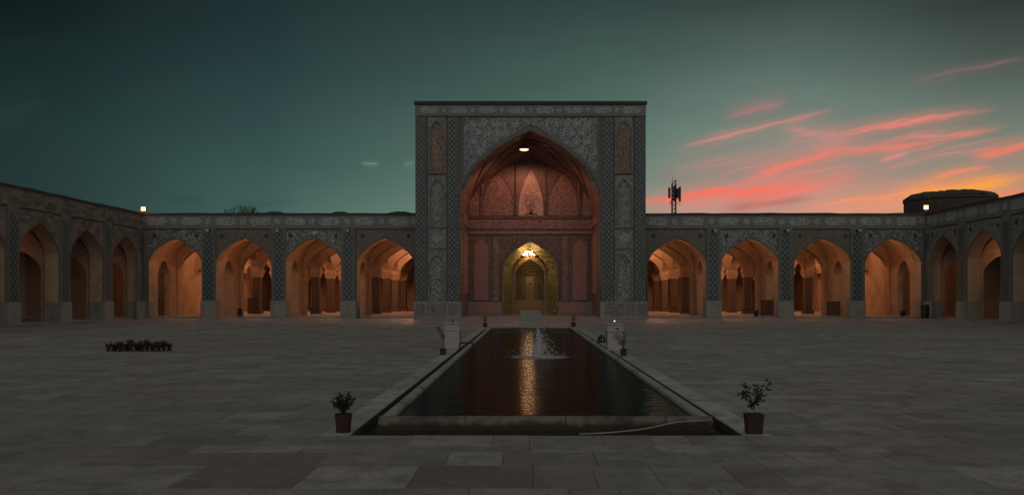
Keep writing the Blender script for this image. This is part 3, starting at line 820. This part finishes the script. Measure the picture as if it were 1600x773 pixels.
# tree of life on the middle panel
tr = MB(); cx = bx(829.5); zb = bz(336)
for k in range(7):
    a = -.5+k/6; pts = [(cx+a*.1, D-.075, zb+.05)]
    for j in range(1, 6): pts.append((cx+a*.1+a*1.1*math.sin(j/5*1.6)*(.9 if j < 4 else .8), D-.075, zb+.05+j*.36*(1.15-abs(a)*.5)))
    tr.tube(pts, .02, .008, 4)
    for q in pts[2:]:
        for _ in range(3): tr.prism(roundel_poly(q[0]+random.uniform(-.16, .16), q[2]+random.uniform(-.14, .14), .03, 3), D-.075, D-.061)
tr.prism([(cx-.65, zb+.03), (cx+.65, zb+.03), (cx+.3, zb+.14), (cx-.3, zb+.14)], D-.08, D-.061)
tr.build('tree_inlay', 'dark_wood', IW)
for px in (805, 853, 753, 905):
    MB().tube([(bx(px), D-.08, bz(338)), (bx(px), D-.08, bz(262 if px in (805, 853) else 285))], .08, n=8).build('wall_shaft', 'rose_plaster', IW)
for px in (805, 853):     # ribs that carry on into the vault
    MB().tube([(bx(px), D-.08, bz(262)), (bx(px+(2 if px < 829 else -2)), D-.9, bz(246)), (bx(px+(9 if px < 829 else -9)), D-2.6, bz(236))], .07, n=6).build('vault_rib', 'rose_plaster', IW)
bpanel(728, 930, 339, 341, 'rose_plaster', 'ledge', .10)
bpanel(730, 928, 343, 357, 'tile_rose', 'inscription_band', .05)
bpanel(730, 928, 358, 359.5, 'rose_plaster', 'ledge', .08)
bpanel(730, 928, 361, 364.5, 'plinth_lattice', 'inscription_band', .05)
bpanel(730, 928, 366, 367, 'rose_plaster', 'ledge', .08)
for a, b in ((737, 767), (891, 921)):
    fr = bpanel(a, b, 369, 470, 'rose_plaster', 'lattice_panel', .05)
    bpanel(a+4, b-4, 374, 469, 'rose_lattice', 'infill', .10, .86, fr)
for a, b in ((771, 779), (879, 887)):
    bpanel(a, b, 370, 470, 'tile_rose', 'wall_shaft', .09)
for a, b in ((722, 785), (872, 938)):
    xa, xb = max(bx(a), -ARW+.002), min(bx(b), ARW-.002)
    P_ = MB().box(xa, xb, D-.6, D-.10, .12, bz(471)).build('inner_plinth', 'plinth_stone', IW)
    MB().box(xa+.7 if a < 800 else xa+.1, xb-.1 if a < 800 else xb-.7, D-.62, D-.601, .35, bz(473)).build('carved_panel', 'plinth_lattice', P_)
# portal floor and step
MB().box(-ARW+.002, ARW-.002, .003, 12, -.2, .12).build('floor', 'inner_dado', IW)
MB().box(-5.4, 5.4, -.55, -.003, -.2, .10).build('step', 'plinth_stone', IW, bevel=.015)
for sg in (-1, 1):      # inner strips of the side walls
    xa, xb = sorted((sg*(ARW-.003), sg*(ARW-.06)))
    q = MB().box(xa, xb, 2.6, 7.3, 2.0, bz(370)).build('side_panel', 'rose_lattice', IW)
    MB().box(xa, xb, 2.1, 7.9, bz(358), bz(343)).build('inscription_band', 'tile_rose', IW)
# doorway
k2 = (YI+D+1.4)/F
def cx2(px): return (px-VX)*k2-IX
def cz2(py): return HC+(VY-py)*k2
dw = MB().archring(DCX, DW-.01, DSP, DAP, .16, D-.12, D-.003, .12).build('doorway', 'tile_green', IW)
MB().archring(DCX, DW+.17, DSP, DAP+.18, .08, D-.17, D-.003, .12).build('moulding', 'rose_plaster', dw)
nr = MB(); P1 = [(DCX-DW, .12)] + prof(DCX, DW, DSP, DAP) + [(DCX+DW, .12)]
w2 = 28*k2; sp2, ap2 = cz2(424), cz2(390)
P2 = [(cx2(828)-w2, .12)] + prof(cx2(828), w2, sp2, ap2) + [(cx2(828)+w2, .12)]
for (a, b), (a2, b2) in zip(zip(P1, P1[1:]), zip(P2, P2[1:])):
    nr.face([(a[0], D+.2, a[1]), (b[0], D+.2, b[1]), (b2[0], D+1.4, b2[1]), (a2[0], D+1.4, a2[1])])
nr.build('reveal', 'tile_green', dw)
wi = 22.5*k2
MB().archring(cx2(828), wi, cz2(428), cz2(404), w2-wi, D+1.39, D+1.6, .12).build('inner_arch', 'gold_brick', dw)
MB().archring(cx2(828), wi+.12, cz2(428), cz2(402), .07, D+1.33, D+1.388, .12).build('moulding', 'rose_plaster', dw)
MB().archwall(cx2(828)-3, cx2(828)+3, 0, 7, cx2(828), w2-.02, sp2, ap2, D+1.62, D+1.9).build('inner_wall', 'rose_plaster', dw)
c0 = cx2(828)
MB().box(c0-1.7, c0-1.45, D+1.9, D+3.4, 0, 6.6).box(c0+1.45, c0+1.7, D+1.9, D+3.4, 0, 6.6).box(c0-1.7, c0+1.7, D+3.4, D+3.6, 0, 6.6).box(c0-1.7, c0+1.7, D+1.9, D+3.6, 5.4, 5.6).build('inner_wall', 'gold_brick', dw)
mq = MB()
for r_ in range(6):
    n_ = 9-r_ % 2; z0 = 3.75+r_*.25; y_ = D+3.35-r_*.22
    for i in range(n_):
        xx = c0-1.4+2.8*(i+.5)/n_; h_ = 1.3/n_
        mq.prism([(xx-h_, z0+.24), (xx-h_*.95, z0+.1), (xx-h_*.5, z0+.02), (xx, z0+.12), (xx+h_*.5, z0+.02), (xx+h_*.95, z0+.1), (xx+h_, z0+.24)], y_-.2, y_)
mq.build('stalactite_vault', 'gold_brick', dw)
for sg in (-1, 1):
    xa, xb = sorted((c0+sg*.42, c0+sg*1.4))
    lf = MB().box(xa, xb, D+3.2, D+3.3, 1.45, 3.6).build('side_niche', 'door_wood', dw)
    MB().archring((xa+xb)/2, .30, 2.7, 3.2, .07, D+3.14, D+3.199, 1.6).build('frame', 'gold_brick', lf)
dr = MB().box(c0-.40, c0+.40, D+3.15, D+3.3, 1.45, 3.6).build('centre_panel', 'gold_brick', dw)
MB().prism(roundel_poly(c0, 2.95, .09, 6), D+3.10, D+3.149).build('boss', 'black_plastic', dr)
MB().box(c0-1.4, c0+1.4, D+2.9, D+3.3, .12, 1.44).build('dado', 'gold_brick', dw)

# hanging lamp under the portal arch
lp = at(819, 231, YI+3.0)
HL = thing('hanging_lamp', 'glowing bell-shaped lamp hanging high under the portal arch', 'lamp', lp)
MB().lathe([(.05, .34), (.09, .26), (.20, .16), (.34, .06), (.40, -.02), (.40, -.13)], 20).build('shade', 'rose_plaster', HL, smooth=True)
MB().lathe([(.37, -.132), (.30, -.20), (.10, -.24)], 20).build('bulb', 'lamp_glow', HL, smooth=True)
MB().tube([(0, 0, .34), (.01, 0, .75)], .02).build('chain', 'black_plastic', HL)
sp_ = bpy.data.lights.new('lamp_light', 'SPOT'); sp_.energy = 720; sp_.color = (1, .34, .20); sp_.spot_size = R(156); sp_.spot_blend = .35; sp_.shadow_soft_size = .25
l_ = bpy.data.objects.new('lamp_light', sp_); COL.objects.link(l_); l_.location = (0, 0, -.5); l_.rotation_euler = (R(12), 0, 0); l_.parent = HL
# chandelier in the doorway
cp = at(826, 397, YI+D+.75)
CH = thing('chandelier', 'small ring chandelier of glowing bulbs hanging in the yellow doorway', 'chandelier', cp)
k = MB()
for r_, z in ((.50, -.10), (.32, .12)):
    k.tube([(r_*math.cos(a*math.pi/8), r_*.8*math.sin(a*math.pi/8), z-.05) for a in range(17)], .02, n=5)
k.tube([(0, 0, -.2), (0, 0, .75)], .02, n=5); k.build('frame', 'dark_wood', CH)
bulb = None
for r_, z, n_ in ((.50, -.06, 8), (.32, .16, 6)):
    for i in range(n_):
        a = 2*math.pi*(i+.3)/n_; pos = (r_*math.cos(a), r_*.8*math.sin(a), z)
        if bulb is None:
            bulb = MB().lathe([(.02, -.03), (.042, 0), (.042, .04), (.02, .07)], 10).build('bulb', 'bulb_glow', CH, smooth=True, loc=pos)
        else:
            b2 = bulb.copy(); COL.objects.link(b2); b2.location = pos; b2.parent = CH
l_ = lamp((0, .25, -.45), 18, (1, .62, .22), .05); l_.parent = CH
l_ = lamp((c0+IX, YI+D+2.6, 3.3), 4, (1, .62, .2), .2)

# ------------------------------------------------------------------ things beyond the walls
DR = thing('brick_drum', 'round weathered brick drum rising behind the right wing', 'building', (at(1484, 330, 104)[0], 104, 0))
sd = 104/F
s = MB(); rr = 66*sd
s.lathe([(rr, 0), (rr, HC+(VY-316)*sd), (rr*1.03, HC+(VY-314)*sd), (rr*1.0, HC+(VY-311)*sd)], 28)
s.build('wall', 'drum_brick', DR)
s = MB(); z0 = HC+(VY-311)*sd; N = 48; rings = []
for r_, h in ((1.02, 0), (.95, .28), (.84, .55), (.6, .72), (.35, .75), (.1, .76)):
    rings.append([(rr*r_*math.cos(2*math.pi*i/N), rr*r_*math.sin(2*math.pi*i/N), z0+h+random.uniform(-.16, .16)) for i in range(N)])
for a, b in zip(rings, rings[1:]):
    for i in range(N): s.face([a[i], a[(i+1) % N], b[(i+1) % N], b[i]])
s.face(rings[-1]); s.build('roof', 'cornice', DR)
for i in range(14):
    a = math.pi+math.pi*(i+.5)/14; c_, s_ = math.cos(a), math.sin(a)
    k = MB(); zt = HC+(VY-318)*sd
    P = prof(0, .42, zt-.5, zt)
    k.prism([(-.42, zt-2.2)]+P+[(.42, zt-2.2)], -.03, .05)
    o = k.build('blind_window', 'cornice', DR, loc=(rr*c_*1.0, rr*s_*1.0, 0)); o.rotation_euler = (0, 0, a+math.pi/2)

TW = thing('phone_mast', 'black lattice phone mast with antenna panels behind the right arcade', 'mast', (at(1053, 330, 100)[0], 100, 0))
sm = 100/F; zr = HC+(VY-330)*sm
k = MB()
for dx in (-.22, .22):
    for dy in (-.22, .22): k.tube([(dx, dy, 0), (dx, dy, zr+3.3)], .055, n=5)
z = 6.0
while z < zr+3.2:
    k.tube([(-.22, -.22, z), (.22, -.22, z+.45)], .03, n=4); k.tube([(.22, -.22, z), (-.22, -.22, z+.45)], .03, n=4); k.tube([(-.22, .22, z), (.22, .22, z+.45)], .03, n=4); z += .45
k.build('lattice', 'black_plastic', TW)
MB().tube([(-.18, 0, zr+3.2), (-.18, 0, zr+4.3)], .018, n=4).build('lightning_rod', 'black_plastic', TW)
MB().tube([(.2, 0, zr+3.2), (.2, 0, zr+3.5)], .03, n=4).lathe([(.02, 0), (.1, .06), (.1, .16), (.02, .2)], 8, (.2, 0, zr+3.5)).build('beacon', 'black_plastic', TW)
for dx, z0, z1 in ((-.62, 1.5, 2.75), (.62, 1.1, 2.85), (-.05, 1.2, 2.9), (.36, 1.5, 2.6)):
    a = MB().box(dx-.13, dx+.13, -.5, -.36, zr+z0, zr+z1).build('antenna_panel', 'black_plastic', TW, bevel=.02)
    MB().tube([(dx*.3, -.2, zr+z0+.3), (dx, -.36, zr+z0+.3)], .03, n=4).tube([(dx*.3, -.2, zr+z1-.2), (dx, -.36, zr+z1-.2)], .03, n=4).build('bracket', 'black_plastic', a)
for dx in (-.5, .55):
    MB().tube([(dx, -.4, zr+1.3)]+[(dx+.14*math.sin(a), -.4, zr+1.0-.28*math.sin(a/2)) for a in (1, 2, 3, 4, 5)]+[(dx*.4, -.2, zr+1.2)], .022, n=4).build('cable', 'black_plastic', TW)

def bare_tree(px, Y, ztop):
    T = thing('bare_tree', 'leafless tree top showing above the left arcade roof', 'tree', (at(px, 400, Y)[0], Y, 0))
    s = MB(); s.tube([(0, 0, 0), (.1, 0, 3), (0, .1, ztop-3.6)], .2, .12, 8); s.build('trunk', 'bark', T)
    k = MB()
    def grow(p, d, L, r, lv):
        q = p+d*L; mid = p+d*L*.5+Vector((random.uniform(-.06, .06), random.uniform(-.06, .06), 0))*L
        k.tube([p, mid, q], r, r*.65, 4)
        if lv:
            for _ in range(3):
                nd = (d+Vector((random.uniform(-.75, .75), random.uniform(-.75, .75), random.uniform(-.2, .35)))).normalized()
                grow(q, nd, L*.72, r*.6, lv-1)
    for i in range(5):
        a = i*1.26; grow(Vector((0, .1, ztop-3.65)), Vector((math.cos(a)*.5, math.sin(a)*.5, 1)).normalized(), 1.25, .07, 4)
    k.build('crown', 'bark', T)
bare_tree(378, 94, HC+(VY-316)*94/F)

# ------------------------------------------------------------------ floodlights on the corners
def flood(label, px, py, Y, side):
    p_ = at(px, py, Y); T = thing('floodlight', label, 'floodlight', p_)
    MB().box(-.23, .23, 0, .16, -.20, .22).build('housing', 'grey_metal', T, bevel=.02)
    MB().box(-.18, .18, -.02, -.002, -.15, .17).build('lens', 'flood_glow', T)
    MB().box(-.03, .03, .02, .10, ZT-p_[2], -.221).build('bracket', 'grey_metal', T)
    l_ = lamp((0, -.30, -.10), 6, (1, .42, .26), .12); l_.parent = T
flood('glowing square floodlight on the left corner of the roof', 224, 326.5, YA-.25, 1)
flood('glowing square floodlight on the right corner below the brick drum', 1447, 324, YA-.25, -1)

def spot(px, label):
    T = thing('spotlight', label, 'spotlight', (ax(px), YA-.19, HC+(VY-361)/F*YA), group='spotlights on top of the pilasters')
    MB().box(-.04, .04, -.16, 0, .0, .06).build('arm', 'grey_metal', T)
    k = MB().lathe([(.07, 0), (.12, .05), (.13, .22), (.10, .27)], 12).build('head', 'pale_metal', T, smooth=True, loc=(0, -.24, .05)); k.rotation_euler = (R(120), 0, R(20))
    MB().box(-.16, .16, -.05, -.002, -.06, .14).build('mount', 'black_plastic', T)
for px, w_ in ((327, 'first pilaster right of the left floodlight'), (436, 'second pilaster right of the left floodlight'), (544.5, 'pilaster nearest the portal on its left'),
               (1114.5, 'pilaster nearest the portal on its right'), (1227, 'second pilaster right of the portal'), (1339, 'third pilaster right of the portal')):
    spot(px, 'small pale spotlight on the '+w_)
sg = thing('wall_sign', 'tiny red and white sign above the third arch from the left floodlight', 'sign', (ax(493), YA-.05, HC+(VY-364)/F*YA))
MB().box(-.20, .20, -.03, 0, -.11, .11).build('board', 'white_sign', sg)
MB().box(-.17, .17, -.04, -.031, -.09, -.03).box(.02, .17, -.04, -.031, -.02, .08).build('mark', 'red_sign', sg)

# ------------------------------------------------------------------ small things inside the arches
def cabinet(px, pyb, Y, wpx, hpx, label, mat='cabinet_wood'):
    s_ = Y/F; T = thing('cabinet', label, 'cabinet', ((px-VX)*s_, Y, .112)); w_, h_ = wpx*s_/2, hpx*s_
    MB().box(-w_, w_, 0, .5, .08, h_).box(-w_-.03, w_+.03, -.03, .53, h_+.001, h_+.05).build('body', mat, T, bevel=.01)
    for sg_ in (-1, 1):
        a, b = sorted((sg_*.02, sg_*(w_-.04))); d_ = MB().box(a, b, -.02, -.002, .14, h_-.06).build('door', mat, T)
        MB().box(sg_*.08-.015, sg_*.08+.015, -.04, -.021, h_*.5, h_*.5+.12).build('handle', 'grey_metal', d_)
    k_ = MB()
    for a in (-w_+.05, w_-.05):
        for b in (.05, .45): k_.box(a-.03, a+.03, b-.03, b+.03, 0, .079)
    k_.build('feet', mat, T)
cabinet(1201, 0, 70.6, 20, 24, 'dark cabinet against the wall inside the second arch right of the portal')
cabinet(1304, 0, 71.0, 18, 22, 'dark cabinet in the shade of the third arch right of the portal')
cabinet(393, 0, 79.5, 13, 24, 'tall dark cabinet deep inside the second arch from the left floodlight')
def bin_(px, Y, wpx, hpx, z, label):
    s_ = Y/F; T = thing('litter_bin', label, 'bin', ((px-VX)*s_, Y, z)); r_ = wpx*s_/2; h_ = hpx*s_
    MB().lathe([(r_*.8, 0), (r_*.82, .02), (r_, h_*.9), (r_*1.06, h_*.91), (r_*1.06, h_*.94)], 18).build('body', 'black_plastic', T, smooth=False)
    MB().lathe([(r_*1.0, h_*.942), (r_*.8, h_*.99), (r_*.2, h_)], 18).build('lid', 'black_plastic', T)
bin_(1181, 69.6, 8, 10, .112, 'low black bin inside the second arch right of the portal')
bin_(1445, 67.2, 13, 22, .0, 'big black bin at the right corner pilaster below the floodlight')
bin_(375, 69.8, 7, 13, .112, 'slim black bin inside the second arch from the left floodlight')
bin_(1411, 69.9, 8, 9, .112, 'low black bin inside the arch nearest the right floodlight')
T = thing('bollard', 'thin black post at the left jamb of the arch nearest the portal on its left', 'post', (ax(561)+.06, YA-.35, 0))
MB().lathe([(.10, 0), (.10, .04), (.05, .05), (.05, .74), (.07, .75), (.07, .82), (.03, .86)], 12).build('post', 'black_plastic', T)

# ------------------------------------------------------------------ stone cabinets beside the pool
def stone_box(px, pyb, label, sg, lit, vent=False):
    x, Y, _ = ground_at(px, pyb); T = thing('stone_pillar_box', label, 'stone box', (x, Y, .004))
    w_ = .265; MB().box(-w_+.02, w_-.02, 0, .42, 0, .60).build('base', 'marble', T, bevel=.008)
    MB().box(-w_, w_, -.02, .44, .603, .83).build('head', 'marble', T, bevel=.008)
    MB().box(-w_-.03, w_+.03, -.05, .47, .832, .87).build('cap', 'marble', T, bevel=.008)
    a = MB().lathe([(.03, 0), (.018, .02), (.018, .05)], 10).build('lamp_stem', 'black_plastic', T, loc=(0, .15, .871))
    MB().lathe([(.012, .05), (.026, .07), (.024, .095), (.01, .11)], 10).build('globe', 'tiny_glow' if lit else 'black_plastic', a, smooth=True)
    if vent: MB().box(0, .13, -.03, -.021, .70, .74).build('socket', 'black_plastic', T)
    MB().tube([(sg*(w_+.012), .05, .60), (sg*(w_+.012), .03, .3), (sg*(w_+.0), -.02, .02), (sg*(w_+.10), -.12, .01)], .012, n=5).build('cable', 'black_plastic', T)
stone_box(706.5, 545, 'pale stone box left of the pool with a dark knob on top', 1, False)
stone_box(961, 548, 'pale stone box right of the pool with a bright point on top', -1, True, True)

pd = thing('stone_block', 'grey stone block on a wider base at the far end of the pool', 'stone block', (at(829.5, 508, 47.5)[0], 47.5, .004))
MB().box(-.70, .70, 0, .9, 0, .42).build('base', 'plinth_stone', pd, bevel=.02)
MB().box(-.58, .58, .1, .8, .423, .93).build('top_slab', 'plinth_stone', pd, bevel=.02)

# black arched lamp box near the right stone box
x, Y, _ = ground_at(940, 535.5)
T = thing('ground_lamp', 'black arch-shaped lamp housing on the paving left of the right stone box', 'lamp', (x, Y, .004))
k = MB(); P = [(-.15, 0)] + prof(0, .15, .14, .31) + [(.15, 0)]
k.prism(P, 0, .16).build('housing', 'black_plastic', T)
MB().lathe([(.022, 0), (.022, .02)], 10).build('lens', 'white_sign', T, loc=(.035, -.005, .13)).rotation_euler = (R(90), 0, 0)

# bent pipe over the left rim
x0, Y0 = (720-VX)/F*27.0, 27.0
T = thing('water_pipe', 'black bent pipe hooked over the left edge of the pool', 'pipe', (-2.12, 27.0, -.17))
MB().tube([(0, 0, 0), (0, 0, .40), (.01, 0, .435), (.05, 0, .45), (.38, 0, .44), (.42, 0, .42), (.43, 0, .36)], .026, n=8).build('pipe', 'black_plastic', T, smooth=True)
MB().lathe([(.045, .0), (.045, .05)], 10).build('collar', 'black_plastic', T)

# hose and fitting at the near right corner
hs = thing('garden_hose', 'pale hose trailing along the near edge of the pool', 'hose', (2.2, 10.9, 0))
pts = [at(a, b, y_) for a, b, y_ in ((905, 677.5, 10.72), (940, 676.5, 10.72), (975, 673.5, 10.82), (1010, 669.5, 10.90), (1045, 661, 10.92), (1070, 657.5, 10.93), (1100, 656.5, 10.94), (1112, 655.5, 11.0))]
sm_ = []
for i in range(len(pts)-1):
    for j in range(4): sm_.append(Vector(pts[i]).lerp(Vector(pts[i+1]), j/4))
sm_.append(Vector(pts[-1]))
for _ in range(3): sm_ = [sm_[0]]+[(sm_[i-1]+sm_[i]*2+sm_[i+1])/4 for i in range(1, len(sm_)-1)]+[sm_[-1]]
MB().tube([(q.x-2.2, q.y-10.9, q.z) for q in sm_], .011, n=7).build('tube', 'hose_rubber', hs, smooth=True)
T = thing('drain_valve', 'dark valve in the gutter at the near right corner of the pool', 'valve', (2.36, 10.83, -.169))
MB().lathe([(.07, 0), (.07, .04), (.04, .05), (.04, .16), (.06, .17), (.06, .2), (.02, .22)], 12).build('body', 'black_plastic', T)
MB().tube([(0, 0, .12), (.09, -.02, .13), (.16, -.03, .08)], .02, n=8).build('spout', 'grey_metal', T)

# ------------------------------------------------------------------ fountain
FT = thing('fountain', 'white splashing jet of water in the middle of the pool', 'fountain', (.36, 22.9, .105))
k = MB(); random.seed(5)
def drop(x, y, z, r):
    i = len(k.v); k.v += [(x+r, y, z), (x-r, y, z), (x, y+r, z), (x, y-r, z), (x, y, z+r*1.3), (x, y, z-r*1.3)]
    for a, b, c_ in ((0, 2, 4), (2, 1, 4), (1, 3, 4), (3, 0, 4), (2, 0, 5), (1, 2, 5), (3, 1, 5), (0, 3, 5)): k.f.append((i+a, i+b, i+c_)); k.mi.append(0)
for i in range(260):      # central jet
    z = random.random()**1.2*.78; r = .03+.04*(1-z/.78); a = random.uniform(0, 6.28); q = r*random.random()**.5
    drop(q*math.cos(a)-.03-.02*z, q*math.sin(a), z, random.uniform(.006, .013))
for i in range(1000):     # falling plume
    a = random.uniform(0, 6.28); q = abs(random.gauss(0, .19)); z = .36+random.gauss(0, .17)-q*.4; z = z if z > 0 else random.random()*.3
    drop(q*math.cos(a)+.02, q*math.sin(a), z+.01, random.uniform(.004, .012))
for i in range(700):     # wide spatter
    a = random.uniform(0, 6.28); q = abs(random.gauss(.25, .28)); z = random.random()**2*.5*max(0, 1-q/1.1)
    drop(q*math.cos(a), q*math.sin(a), z+.008, random.uniform(.004, .010))
k.build('spray', 'water_spray', FT)
MB().lathe([(.015, -.1), (.022, .02), (.01, .03)], 8).build('nozzle', 'grey_metal', FT)
k = MB(); k.face([(.95*math.cos(a*math.pi/24), .95*math.sin(a*math.pi/24), .006) for a in range(48)]); k.build('foam_ring', 'foam', FT)

# ------------------------------------------------------------------ potted plants
def leaf(k, p, d, L, w_, m=0):
    d = d.normalized(); up = Vector((random.uniform(-1, 1), random.uniform(-1, 1), random.uniform(.2, 1))).normalized()
    sd_ = d.cross(up).normalized()*w_; mid = p+d*L*.5+up*L*.08; e = p+d*L
    k.face([p, mid-sd_, e, mid+sd_], m)
def potted(label, x, Y, pot, kind, seed, group=None, sz=1.0):
    random.seed(seed); T = thing('potted_plant', label, 'potted plant', (x, Y, .005), 0, group)
    rt, rb, h, sq = pot
    if sq:
        k = MB(); n_ = 4; a = math.pi/4; q = 2**.5
        pr = [(rb*q, 0), (rt*q, h*.92), (rt*q*1.06, h*.925), (rt*q*1.06, h), (rt*q*.93, h), (rt*q*.9, h*.93)]
        k.lathe(pr, 4); P = k.build('pot', 'terracotta', T, bevel=.006); P.rotation_euler = (0, 0, R(45))
    else:
        k = MB().lathe([(rb, 0), (rb*1.02, .01), (rt, h*.80), (rt*1.07, h*.81), (rt*1.07, h), (rt*.95, h), (rt*.93, h*.94)], 24)
        P = k.build('pot', 'terracotta', T, smooth=False)
    MB().lathe([(rt*.9, h*.9), (rt*.9, h*.95), (rt*.3, h*.96)], 16).build('soil', 'soil', T)
    st_ = MB(); lf = MB(); mat = 'leaf_dark'
    base = Vector((0, 0, h*.93))
    if kind == 'bush':
        for i in range(28):
            a = random.uniform(0, 6.28); sp_ = random.uniform(.03, .175); H = random.uniform(.12, .30)
            tip = base+Vector((math.cos(a)*sp_+.012, math.sin(a)*sp_, H)); mid = base.lerp(tip, .5)+Vector((0, 0, .02))
            st_.tube([base, mid, tip], .004, .002, 4)
            for j in range(15):
                u = random.uniform(.45, 1.03); p_ = base.lerp(tip, u); d = Vector((random.gauss(0, 1), random.gauss(0, 1), random.gauss(.2, .7)))
                leaf(lf, p_, d, random.uniform(.03, .046), random.uniform(.013, .019))
    elif kind == 'spindly':
        trunks = [((0, 0, 0), (.01, 0, .09), (-.02, .01, .20), (-.09, .02, .30), (-.10, .02, .37)), ((0, 0, .08), (.03, 0, .19), (.10, .02, .27), (.17, .0, .36), (.20, .0, .44)),
                  ((.0, 0, .10), (.02, -.03, .22), (.04, -.03, .32), (.05, -.02, .43)), ((-.01, 0, .12), (-.06, -.02, .19), (-.12, -.02, .26), (-.15, 0, .27)), ((.02, 0, .16), (.08, .02, .2), (.13, .03, .24))]
        for tr_ in trunks:
            pts_ = [base+Vector(q) for q in tr_]; st_.tube(pts_, .006, .002, 5)
            for i in range(len(pts_)-1):
                for j in range(5):
                    p_ = pts_[i].lerp(pts_[i+1], random.random())
                    if p_.z-base.z < .09: continue
                    d = Vector((random.gauss(0, 1), random.gauss(0, .8), random.gauss(.3, .5))).normalized(); L = random.uniform(.03, .07)
                    st_.tube([p_, p_+d*L], .002, .0012, 3)
                    for q in range(7): leaf(lf, p_+d*L*random.uniform(.3, 1.1), d+Vector((random.gauss(0, .8), random.gauss(0, .8), random.gauss(0, .6))), random.uniform(.026, .042), random.uniform(.009, .013))
    elif kind == 'sapling':
        ps = [base, base+Vector((.005, 0, .25)), base+Vector((0, 0, .38)), base+Vector((-.06, 0, .52)), base+Vector((-.18, 0, .66))]
        st_.tube(ps, .007, .003, 5); st_.tube([base+Vector((0, 0, .28)), base+Vector((.08, 0, .40))], .004, .002, 4)
        for i in range(170):
            u = random.uniform(.42, 1)*4; i0 = min(3, int(u)); p_ = ps[i0].lerp(ps[i0+1], u-i0)+Vector((random.gauss(0, .028), random.gauss(0, .03), random.gauss(-.02, .03)))
            leaf(lf, p_, Vector((random.gauss(-.4, 1), random.gauss(0, 1), random.gauss(0, .7))), random.uniform(.025, .05), random.uniform(.009, .014))
        mat = 'leaf_red'
    elif kind == 'leaning':
        ends = [(-.30, .50), (-.20, .56), (-.12, .42), (-.05, .60), (.02, .50), (-.24, .36), (-.02, .30), (-.33, .40)]
        for ex, ez in ends:
            tip = base+Vector((ex, random.uniform(-.1, .1), ez)); mid = base.lerp(tip, .5)+Vector((.05, 0, .0)); st_.tube([base, mid, tip], .005, .002, 4)
            for i in range(44):
                u = random.uniform(.35, 1); p_ = (base.lerp(mid, u*2) if u < .5 else mid.lerp(tip, u*2-1))+Vector((random.gauss(0, .03), random.gauss(0, .03), random.gauss(0, .03)))
                leaf(lf, p_, Vector((random.gauss(0, 1), random.gauss(0, 1), random.gauss(0, .7))), random.uniform(.025, .05), random.uniform(.009, .015))
        mat = 'leaf_olive'
    elif kind == 'slim':
        for ex, ez in ((-.10, .40), (.04, .48), (.10, .36), (-.02, .3)):
            tip = base+Vector((ex, 0, ez)); st_.tube([base, tip], .008, .003, 4)
            for i in range(30):
                p_ = base.lerp(tip, random.uniform(.3, 1))+Vector((random.gauss(0, .03), random.gauss(0, .03), random.gauss(0, .03)))
                leaf(lf, p_, Vector((random.gauss(0, 1), random.gauss(0, 1), random.gauss(0, .7))), random.uniform(.04, .07), random.uniform(.012, .02))
    else:
        for i in range(9):
            a = random.uniform(0, 6.28); tip = base+Vector((math.cos(a)*.08, math.sin(a)*.08, random.uniform(.06, .17))); st_.tube([base, tip], .004, .002, 4)
            for j in range(22): leaf(lf, base.lerp(tip, random.uniform(.1, 1.1)), Vector((random.gauss(0, 1), random.gauss(0, 1), random.gauss(.3, .7))), random.uniform(.03, .06), random.uniform(.010, .018))
        mat = random.choice(['leaf_dark', 'leaf_red'])
    st_.build('stem', 'bark', T); lf.build('foliage', mat, T)
    return T
gx = ground_at(534, 677); potted('round terracotta pot with a dark leafy bush at the near left corner of the pool', gx[0], gx[1]+.1, (.105, .09, .235, False), 'bush', 3)
gx = ground_at(1181, 679); potted('square clay pot with a spindly branching shrub at the near right corner of the pool', gx[0], gx[1]+.1, (.103, .092, .25, True), 'spindly', 4)
gx = ground_at(692, 554.5); potted('small clay pot with a thin leaning sapling beside the left stone box', gx[0], gx[1]+.05, (.09, .078, .19, True), 'sapling', 6)
gx = ground_at(974.5, 556); potted('small clay pot with an olive shrub leaning left before the right stone box', gx[0], gx[1]+.05, (.085, .075, .21, True), 'leaning', 8)
gx = ground_at(758, 510.5); potted('far clay pot with a faint slim plant at the left far corner of the pool', gx[0], gx[1], (.11, .10, .24, True), 'slim', 9)
gx = ground_at(896, 510.5); potted('far clay pot with an upright dark plant at the right far corner of the pool', gx[0], gx[1], (.13, .12, .26, True), 'slim', 10)
protos = []
gl, gY, _ = ground_at(211, 549)
cnt = 0
for row in range(3):
    n_ = 11
    for i in range(n_):
        x_ = gl-.92+1.84*(i+.5*(row % 2))/(n_-.5)+.04; y_ = gY+.08+row*.19+random.uniform(-.04, .04); x_ += random.uniform(-.03, .03)
        lab = 'tiny dark pot plant in the tight cluster alone on the left paving'
        if len(protos) < 4:
            T = potted(lab, x_, y_, (.058, .048, .10, False), 'small', 20+cnt, 'cluster of tiny pots on the left paving'); protos.append(T)
        else:
            T = copy_tree(protos[cnt % 4]); T.location = (x_, y_, .005); T.rotation_euler = (0, 0, cnt*1.3); k_ = .6+.75*((cnt*7) % 11)/10; T.scale = (1, 1, k_)
        cnt += 1
